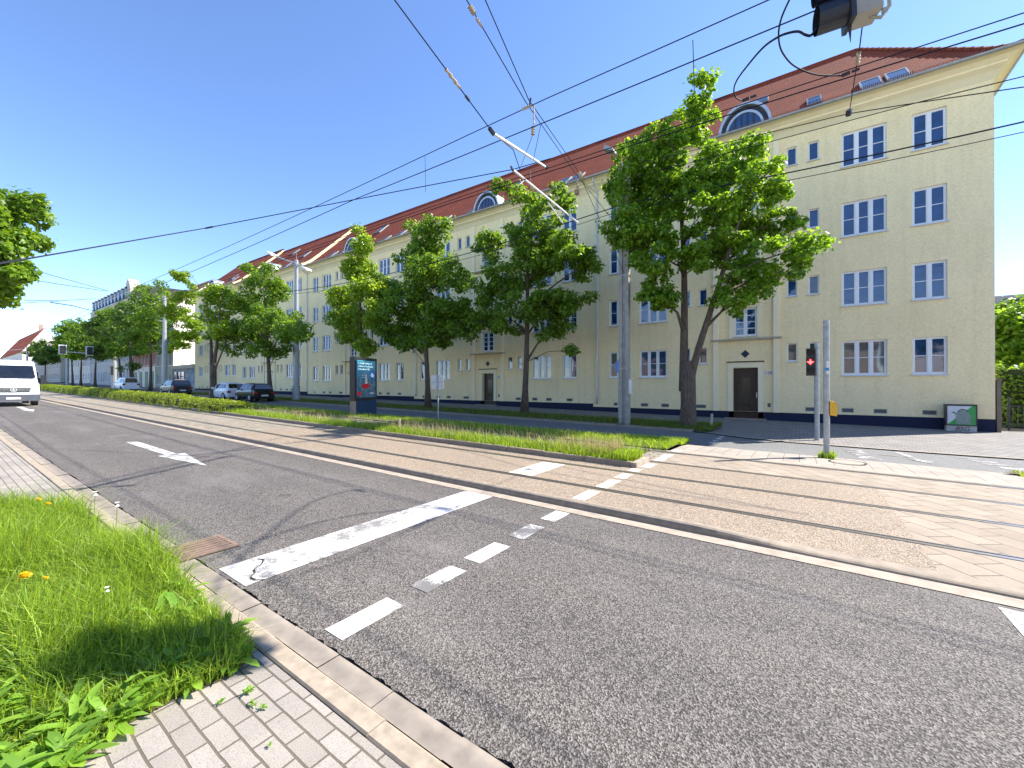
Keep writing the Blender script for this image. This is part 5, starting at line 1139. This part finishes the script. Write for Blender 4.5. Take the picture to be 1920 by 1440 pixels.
# axes: lens faces left in the picture, the stack runs up along the tilted wire
HS.rotation_euler = (R(6), R(-4), R(12))
BODY = plain('signal_body_grey', (.34, .34, .30), .5, var=.1)
m = MB(); m.box((.02, -.16, -.13), (.27, .16, 1.0)); m.build('housing', BODY, HS)
m = MB(); m.box((-.03, -.18, -.15), (.018, .18, 1.02)); m.build('backplate', DKMET, HS)
VIS = plain('visor_navy', (.012, .02, .035), .35)
for k, zc in enumerate((.03, .37, .71)):
    m = MB(); n = 20
    for i in range(n):
        a0, a1 = i * 2 * math.pi / n, (i + 1) * 2 * math.pi / n; L0 = .30 if math.sin((a0 + a1) / 2) > -.3 else .24
        for r_ in (.155, .148):
            m.face([(-.03, r_ * math.cos(a0), zc + r_ * math.sin(a0)), (-.03, r_ * math.cos(a1), zc + r_ * math.sin(a1)), (-.03 - .30, r_ * 1.02 * math.cos(a1), zc + r_ * 1.02 * math.sin(a1)), (-.03 - .30, r_ * 1.02 * math.cos(a0), zc + r_ * 1.02 * math.sin(a0))])
    m.build('visor', VIS, HS)
    m = MB(); m.face([(-.035, .14 * math.cos(i * math.pi / 10), zc + .14 * math.sin(i * math.pi / 10)) for i in range(20)]); m.build('lens', LENS, HS)
m = MB(); m.box((.275, -.05, -.08), (.31, .05, .95)); m.box((.31, -.02, -.13), (.36, .02, -.08)); m.tube([(.2, 0, -.13), (.3, 0, -.17), (.38, 0, -.08), (.38, 0, .2)], .02, 6); m.build('bracket', BODY, HS)
m = MB(); m.tube([(.0, 0, -.15), (.0, 0, -.34)], [.022, .003], 6); m.build('spike', DKMET, HS)
def loop(lab, pts, Y):
    W_ = [Vector(pp(u, v, y)) for (u, v), y in zip(pts, Y)]
    # smooth the path
    out = []
    for i in range(len(W_) - 1):
        p0, p1, p2, p3 = W_[max(i - 1, 0)], W_[i], W_[i + 1], W_[min(i + 2, len(W_) - 1)]
        for k in range(6):
            t = k / 6; out.append(.5 * ((2 * p1) + (-p0 + p2) * t + (2 * p0 - 5 * p1 + 4 * p2 - p3) * t * t + (-p0 + 3 * p1 - 3 * p2 + p3) * t ** 3))
    out.append(W_[-1]); T = thing('signal_cable', lab, 'cable', out[0], group='cable loops of the hanging signal'); m = MB(); m.tube([p - out[0] for p in out], .013, 7); m.build('cable', WIRE, T, smooth=True); e = out[-1] - out[0]; m = MB(); m.tube([e, e + Vector((.12, 0, .01))], .03, 6); m.tube([e + Vector((.14, 0, .01)), e + Vector((.25, 0, .015))], .022, 6); m.build('clamp', BLACK, T)
loop('thick cable looping from the hanging signal down to the wires above the arched dormer', [(1532, 52), (1521, 66), (1510, 65), (1497, 59), (1478, 62), (1458, 70), (1430, 90), (1400, 125), (1382, 150), (1376, 168), (1380, 183), (1392, 189)], [5.0, 5.1, 5.2, 5.4, 5.6, 5.8, 6.4, 7.4, 8.2, 8.8, 9.2, 9.55])
loop('thick cable arcing from the top edge to the clamp by the roof windows', [(1500, -40), (1480, 0), (1464, 38), (1460, 70), (1467, 98), (1490, 124), (1530, 140), (1578, 142)], [6.5, 6.8, 7.1, 7.5, 8.0, 8.6, 9.1, 9.55])
wire('signal_hanger', 'thin hanger wire with pale insulators below the hanging signal', [pp(1635, -60, 6.9), pp(1618, 38, 7.4), pp(1611, 95, 8.6), pp(1606, 125, 9.4), pp(1592, 213, 13.0)], .009, parts=[('ins', pp(1610, 100, 8.7), pp(1608, 118, 9.2), .035), ('clamp', pp(1592, 206, 12.9), pp(1591, 217, 13.0), .06)])

# ---------------------------------------------------------------- fence and gate post at the right
F_ = thing('iron_fence', 'dark iron railing fence at the right end of the block', 'fence', (6.9, 26.3, G(6.9, 26)))
m = MB(); z0 = 0
for k in range(4):
    q = MB(); q.tube([(.35 + k * 2.2, 0, -.1), (.35 + k * 2.2, 0, 1.4)], .04, 8); q.build('post', DKMET, F_)
for zz in (.2, 1.0): m.box((.1, -.015, zz), (7, .015, zz + .035))
for k in range(46): m.box((.15 + k * .15, -.008, .1), (.165 + k * .15, .008, 1.05))
m.build('railing', DKMET, F_)
G_ = thing('gate_pillar', 'narrow brownish pillar attached at the right corner of the block', 'pillar', (6.68, 25.2, G(6.7, 25)))
m = MB(); m.box((-.12, -.25, -.1), (.0, .25, 2.1)); m.box((-.14, -.28, 2.102), (.02, .28, 2.18)); m.build('pillar', plain('pillar_brown', (.2, .16, .12), .9), G_)

# ---------------------------------------------------------------- vehicles
def car(name, label, x, y, rz, L, Wd, H, paint, prof, glassz, hatch=True, cat='car', wb=None, roofrail=False):
    """prof: list of (x, ztop_of_body, zroof or None). Front at +x, local origin at centre on the ground"""
    T = thing(name, label, cat, at(x, y), rz, group='vehicles on the far side road' if cat != 'x' else None)
    hw = Wd / 2; m = MB(); secs = []
    for (fx, zb, zr) in prof:
        X = (fx - .5) * L; wl = hw * (1 - .25 * max(0, abs(fx - .5) * 2 - .8) / .2 * .6); wr = wl * .74; zz = zr if zr else zb
        sec = [(X, -wl * .92, .22), (X, -wl, .45), (X, -wl, zb * .8), (X, -wl * .96, zb), (X, -wr, (zz - .06) if zr else zb + .012), (X, -wr * .7, zz if zr else zb + .03), (X, wr * .7, zz if zr else zb + .03), (X, wr, (zz - .06) if zr else zb + .012), (X, wl * .96, zb), (X, wl, zb * .8), (X, wl, .45), (X, wl * .92, .22)]
        secs.append(sec)
    for s0, s1 in zip(secs, secs[1:]):
        for k in range(11): m.face([s0[k], s1[k], s1[k + 1], s0[k + 1]])
        m.face([s0[11], s1[11], s1[0], s0[0]])
    m.face(secs[0]); m.face(secs[-1][::-1])
    body = m.build('body', paint, T, smooth=False)
    # windows: side glass following the tumblehome, windscreen, rear window
    def lerp(a, b, t): return tuple(a[i] + (b[i] - a[i]) * t for i in range(3))
    gi = [i for i, p in enumerate(prof) if p[2]]
    for side in (3, 7):
        lo, hi = (3, 4) if side == 3 else (8, 7); q = MB(); sgn = -1 if side == 3 else 1
        full = [(secs[i][lo], secs[i][hi]) for i in gi]
        for (a, b), (c, d_) in zip(full, full[1:]):
            pa, pb, pc, pd = lerp(a, b, .08), lerp(a, b, .85), lerp(c, d_, .85), lerp(c, d_, .08); pa, pd = lerp(pa, pd, .06), lerp(pd, pa, .06); pb, pc = lerp(pb, pc, .06), lerp(pc, pb, .06)
            q.face([(p[0], p[1] + sgn * .012, p[2]) for p in (pa, pd, pc, pb)])
        q.build('side_window', CARGL, T)
    for (i0, i1, nm) in ((gi[0] - 1, gi[0], 'rear_window'), (gi[-1] + 1, gi[-1], 'windscreen')):
        if 0 <= i0 < len(secs):
            a, b, c, d_ = secs[i0][3], secs[i0][8], secs[i1][7], secs[i1][4]; q = MB(); s_ = -1 if nm == 'rear_window' else 1
            ctr = [sum(k[j] for k in (a, b, c, d_)) / 4 for j in range(3)]
            q.face([(ctr[0] + (k[0] - ctr[0]) * .84 + s_ * .03, ctr[1] + (k[1] - ctr[1]) * .86, ctr[2] + (k[2] - ctr[2]) * .84 + .03) for k in (a, b, c, d_)]); q.build(nm, CARGL, T)
    wb = wb or L * .62
    for sx in (-1, 1):
        for sy in (-1, 1):
            q = MB(); q.tube([(sx * wb / 2, sy * (hw - .2), .31), (sx * wb / 2, sy * (hw + .01), .31)], .31, 18); wo_ = q.build('wheel', RUBBER, T)
            q = MB(); q.tube([(sx * wb / 2, sy * (hw + .0), .31), (sx * wb / 2, sy * (hw + .022), .31)], [.2, .17], 12); q.build('rim', GALV, wo_)
    for sy in (-1, 1):
        q = MB(); q.box((-L / 2 - .015, sy * hw * .62, prof[0][1] * .72), (-L / 2 + .12, sy * hw * .93, prof[0][1] * .95)); q.build('tail_light', plain('tail_red', (.35, .01, .01), .3), T)
        q = MB(); q.box((L / 2 - .1, sy * hw * .55, prof[-1][1] * .7), (L / 2 + .01, sy * hw * .88, prof[-1][1] * .9)); q.build('headlight', WHITEM, T)
        q = MB(); q.box((L * .14, sy * (hw + .02), prof[3][1] - .02), (L * .19, sy * (hw + .16), prof[3][1] + .12)); q.build('mirror', paint, T)
    q = MB(); q.box((-L / 2 - .05, -hw * .9, .28), (-L / 2 + .05, hw * .9, .52)); q.build('bumper', paint if cat != 'suv' else BLACK, T)
    q = MB(); q.box((-L / 2 - .062, -.26, .42), (-L / 2 - .051, .26, .53)); q.build('number_plate', WHITEM, T)
    return T
HB = [(0, .80, None), (.04, .92, None), (.12, .95, 1.40), (.3, .94, 1.47), (.5, .93, 1.47), (.62, .92, 1.40), (.80, .90, None), (.93, .78, None), (1, .62, None)]
VANP = [(0, 1.02, None), (.015, 1.05, 1.75), (.3, 1.05, 1.80), (.55, 1.05, 1.80), (.66, 1.04, 1.66), (.78, 1.02, None), (.95, .85, None), (1, .65, None)]
CWH = plain('car_white', (.75, .77, .80), .25, var=.02); CBK = plain('car_black', (.012, .012, .014), .2, var=.1); CDB = plain('car_darkgrey', (.03, .034, .04), .25, var=.1)
car('parked_car', 'white hatchback parked at the verge in front of the black car', -40.8, 15.35, math.pi, 3.85, 1.66, 1.5, CWH, HB, 0)
car('parked_car', 'small black hatchback parked closest, behind the white hatchback', -36.4, 15.55, math.pi, 3.6, 1.66, 1.5, CBK, HB, 0)
car('parked_car', 'dark car with a pale roof parked before the graffiti building', -55.2, 15.8, math.pi, 4.2, 1.8, 1.6, CDB, [(a, b * 1.1, c * 1.12 if c else None) for a, b, c in HB], 0)
car('parked_van', 'small white delivery van parked beyond the dark car', -74.2, 15.9, math.pi, 4.4, 1.85, 1.8, CWH, VANP, 0, cat='van')
car('parked_car', 'far dark car parked near the small round tree', -135, 14.6, math.pi, 4.2, 1.8, 1.5, CDB, HB, 0)
car('parked_car', 'far grey car just left of the dark one', -146, 13.2, math.pi, 4.2, 1.8, 1.5, plain('car_grey', (.1, .11, .13), .3), HB, 0)
cv_ = thing('caravan', 'far white box-shaped caravan left of the distant dark cars', 'caravan', at(-139, 9.6))
m = MB(); m.prism([(-2.6, .6), (2.6, .6), (2.9, 1.6), (2.2, 3.1), (-2.6, 3.2)], 'y', -1.2, 1.2); m.build('body', CWH, cv_); m = MB(); m.box((2.5, -.5, 1.6), (2.78, .5, 2.2)); m.build('window', CARGL, cv_)
for sy in (-1, 1): m = MB(); m.tube([(0, sy * 1.0, .35), (0, sy * 1.18, .35)], .35, 12); m.build('wheel', RUBBER, cv_)
# big white panel van driving towards the camera
V_ = thing('panel_van', 'tall white panel van driving towards us on the near road', 'van', (-35.4, 2.95, G(-35.4, 0)))
hw = 1.0
st = [(-5.8, 1.0, .45, 1.05, 2.58, .93), (-3.0, 1.0, .45, 1.05, 2.62, .93), (-1.9, 1.0, .45, 1.05, 2.60, .92), (-1.45, 1.0, .45, 1.08, 2.50, .90), (-1.2, 1.0, .45, 1.1, 2.34, .88), (-.62, .99, .45, 1.1, 1.56, .90), (-.5, .98, .45, 1.08, 1.42, .90), (-.12, .96, .42, 1.0, 1.22, .86), (.0, .90, .40, .9, 1.08, .80)]
m = MB(); secs = []
for (X, w_, zl, zb, zt, wt) in st:
    secs.append([(X, -w_ * .97, zl), (X, -w_, zl + .2), (X, -w_, zb), (X, -w_ + (w_ - wt) * .6, zb + (zt - zb) * .8), (X, -wt, zt - .05), (X, -wt * .8, zt), (X, 0, zt + .03), (X, wt * .8, zt), (X, wt, zt - .05), (X, w_ - (w_ - wt) * .6, zb + (zt - zb) * .8), (X, w_, zb), (X, w_, zl + .2), (X, w_ * .97, zl)])
for a, b in zip(secs, secs[1:]):
    for k in range(12): m.face([a[k], b[k], b[k + 1], a[k + 1]])
    m.face([a[12], b[12], b[0], a[0]])
m.face(secs[-1][::-1]); m.face(secs[0]); m.build('body', CWH, V_)
# windscreen slightly proud of the slope between stations 4 and 5
m = MB(); m.face([(-.55, -.86, 1.585), (-.55, .86, 1.585), (-1.09, .80, 2.30), (-1.09, -.80, 2.30)]); m.face([(-.55, -.86, 1.585), (-1.09, -.80, 2.30), (-1.25, -.83, 2.28), (-.68, -.90, 1.60)]); ws = m.build('windscreen', CARGL, V_)
m = MB(); m.tube([(-.56, -.5, 1.62), (-.72, .1, 1.80)], .012, 4); m.tube([(-.56, .2, 1.62), (-.72, .75, 1.80)], .012, 4); m.build('wiper', BLACK, ws)
for sy in (-1, 1):
    m = MB(); m.face([(-.72, sy * 1.004, 1.2), (-.95, sy * .985, 2.0), (-1.9, sy * .98, 2.0), (-1.9, sy * 1.004, 1.2)]); m.build('side_window', CARGL, V_)
    m = MB(); m.box((-.75, sy * 1.05, 1.25), (-.55, sy * 1.27, 1.75)); m.build('mirror', BLACK, V_)
    m = MB(); m.prism([(.78 * sy, .92), (.95 * sy, 1.0), (.93 * sy, 1.28), (.62 * sy, 1.1), (.6 * sy, .98)], 'x', -.14, .02) if sy > 0 else m.prism([(.6 * sy, .98), (.62 * sy, 1.1), (.93 * sy, 1.28), (.95 * sy, 1.0), (.78 * sy, .92)], 'x', -.14, .02); m.build('headlight', plain('headlight_clear', (.6, .63, .66), .1, .3), V_)
    for X in (-1.05, -4.6):
        q = MB(); q.tube([(X, sy * .74, .34), (X, sy * .985, .34)], .34, 18); wl_ = q.build('wheel', RUBBER, V_); q = MB(); q.tube([(X, sy * .985, .34), (X, sy * 1.0, .34)], [.2, .18], 12); q.build('rim', GALV, wl_)
GRM = plain('bumper_grey', (.09, .10, .12), .5)
m = MB(); m.box((-.2, -.97, .30), (.06, .97, .66)); m.build('bumper', GRM, V_)
m = MB(); m.prism([(-.58, .80), (.58, .80), (.62, 1.04), (-.62, 1.04)], 'x', -.05, .02); gr_ = m.build('grille', BLACK, V_)
for k in range(3): m = MB(); m.box((.021, -.58, .85 + k * .07), (.04, .58, .875 + k * .07)); m.build('slat', GALV, gr_)
m = MB(); n = 24
for i in range(n):
    a0, a1 = i * 2 * math.pi / n, (i + 1) * 2 * math.pi / n; c_ = (0, .93)
    m.face([(.052, c_[0] + .12 * math.cos(a0), c_[1] + .12 * math.sin(a0)), (.052, c_[0] + .12 * math.cos(a1), c_[1] + .12 * math.sin(a1)), (.052, c_[0] + .1 * math.cos(a1), c_[1] + .1 * math.sin(a1)), (.052, c_[0] + .1 * math.cos(a0), c_[1] + .1 * math.sin(a0))])
for k in range(3):
    a = math.pi / 2 + k * 2 * math.pi / 3; m.face([(.054, .11 * math.cos(a), .93 + .11 * math.sin(a)), (.054, .025 * math.cos(a + 1.05), .93 + .025 * math.sin(a + 1.05)), (.054, 0, .93), (.054, .025 * math.cos(a - 1.05), .93 + .025 * math.sin(a - 1.05))])
m.build('emblem', plain('chrome', (.7, .7, .72), .15, .9), gr_)
m = MB(); m.box((.062, -.26, .40), (.07, .26, .51)); m.build('number_plate', WHITEM, V_)
m = MB(); yv = -.36; rr = random.Random(8)
while yv < .62: w_ = rr.uniform(.03, .06); m.face([(-.30, yv, 1.345), (-.30, yv + w_, 1.345), (-.36, yv + w_, 1.385), (-.36, yv, 1.385)]); yv += w_ + .015
m.build('bonnet_lettering', plain('lettering_navy', (.05, .06, .15), .5), V_)
print('objects', len(bpy.data.objects))
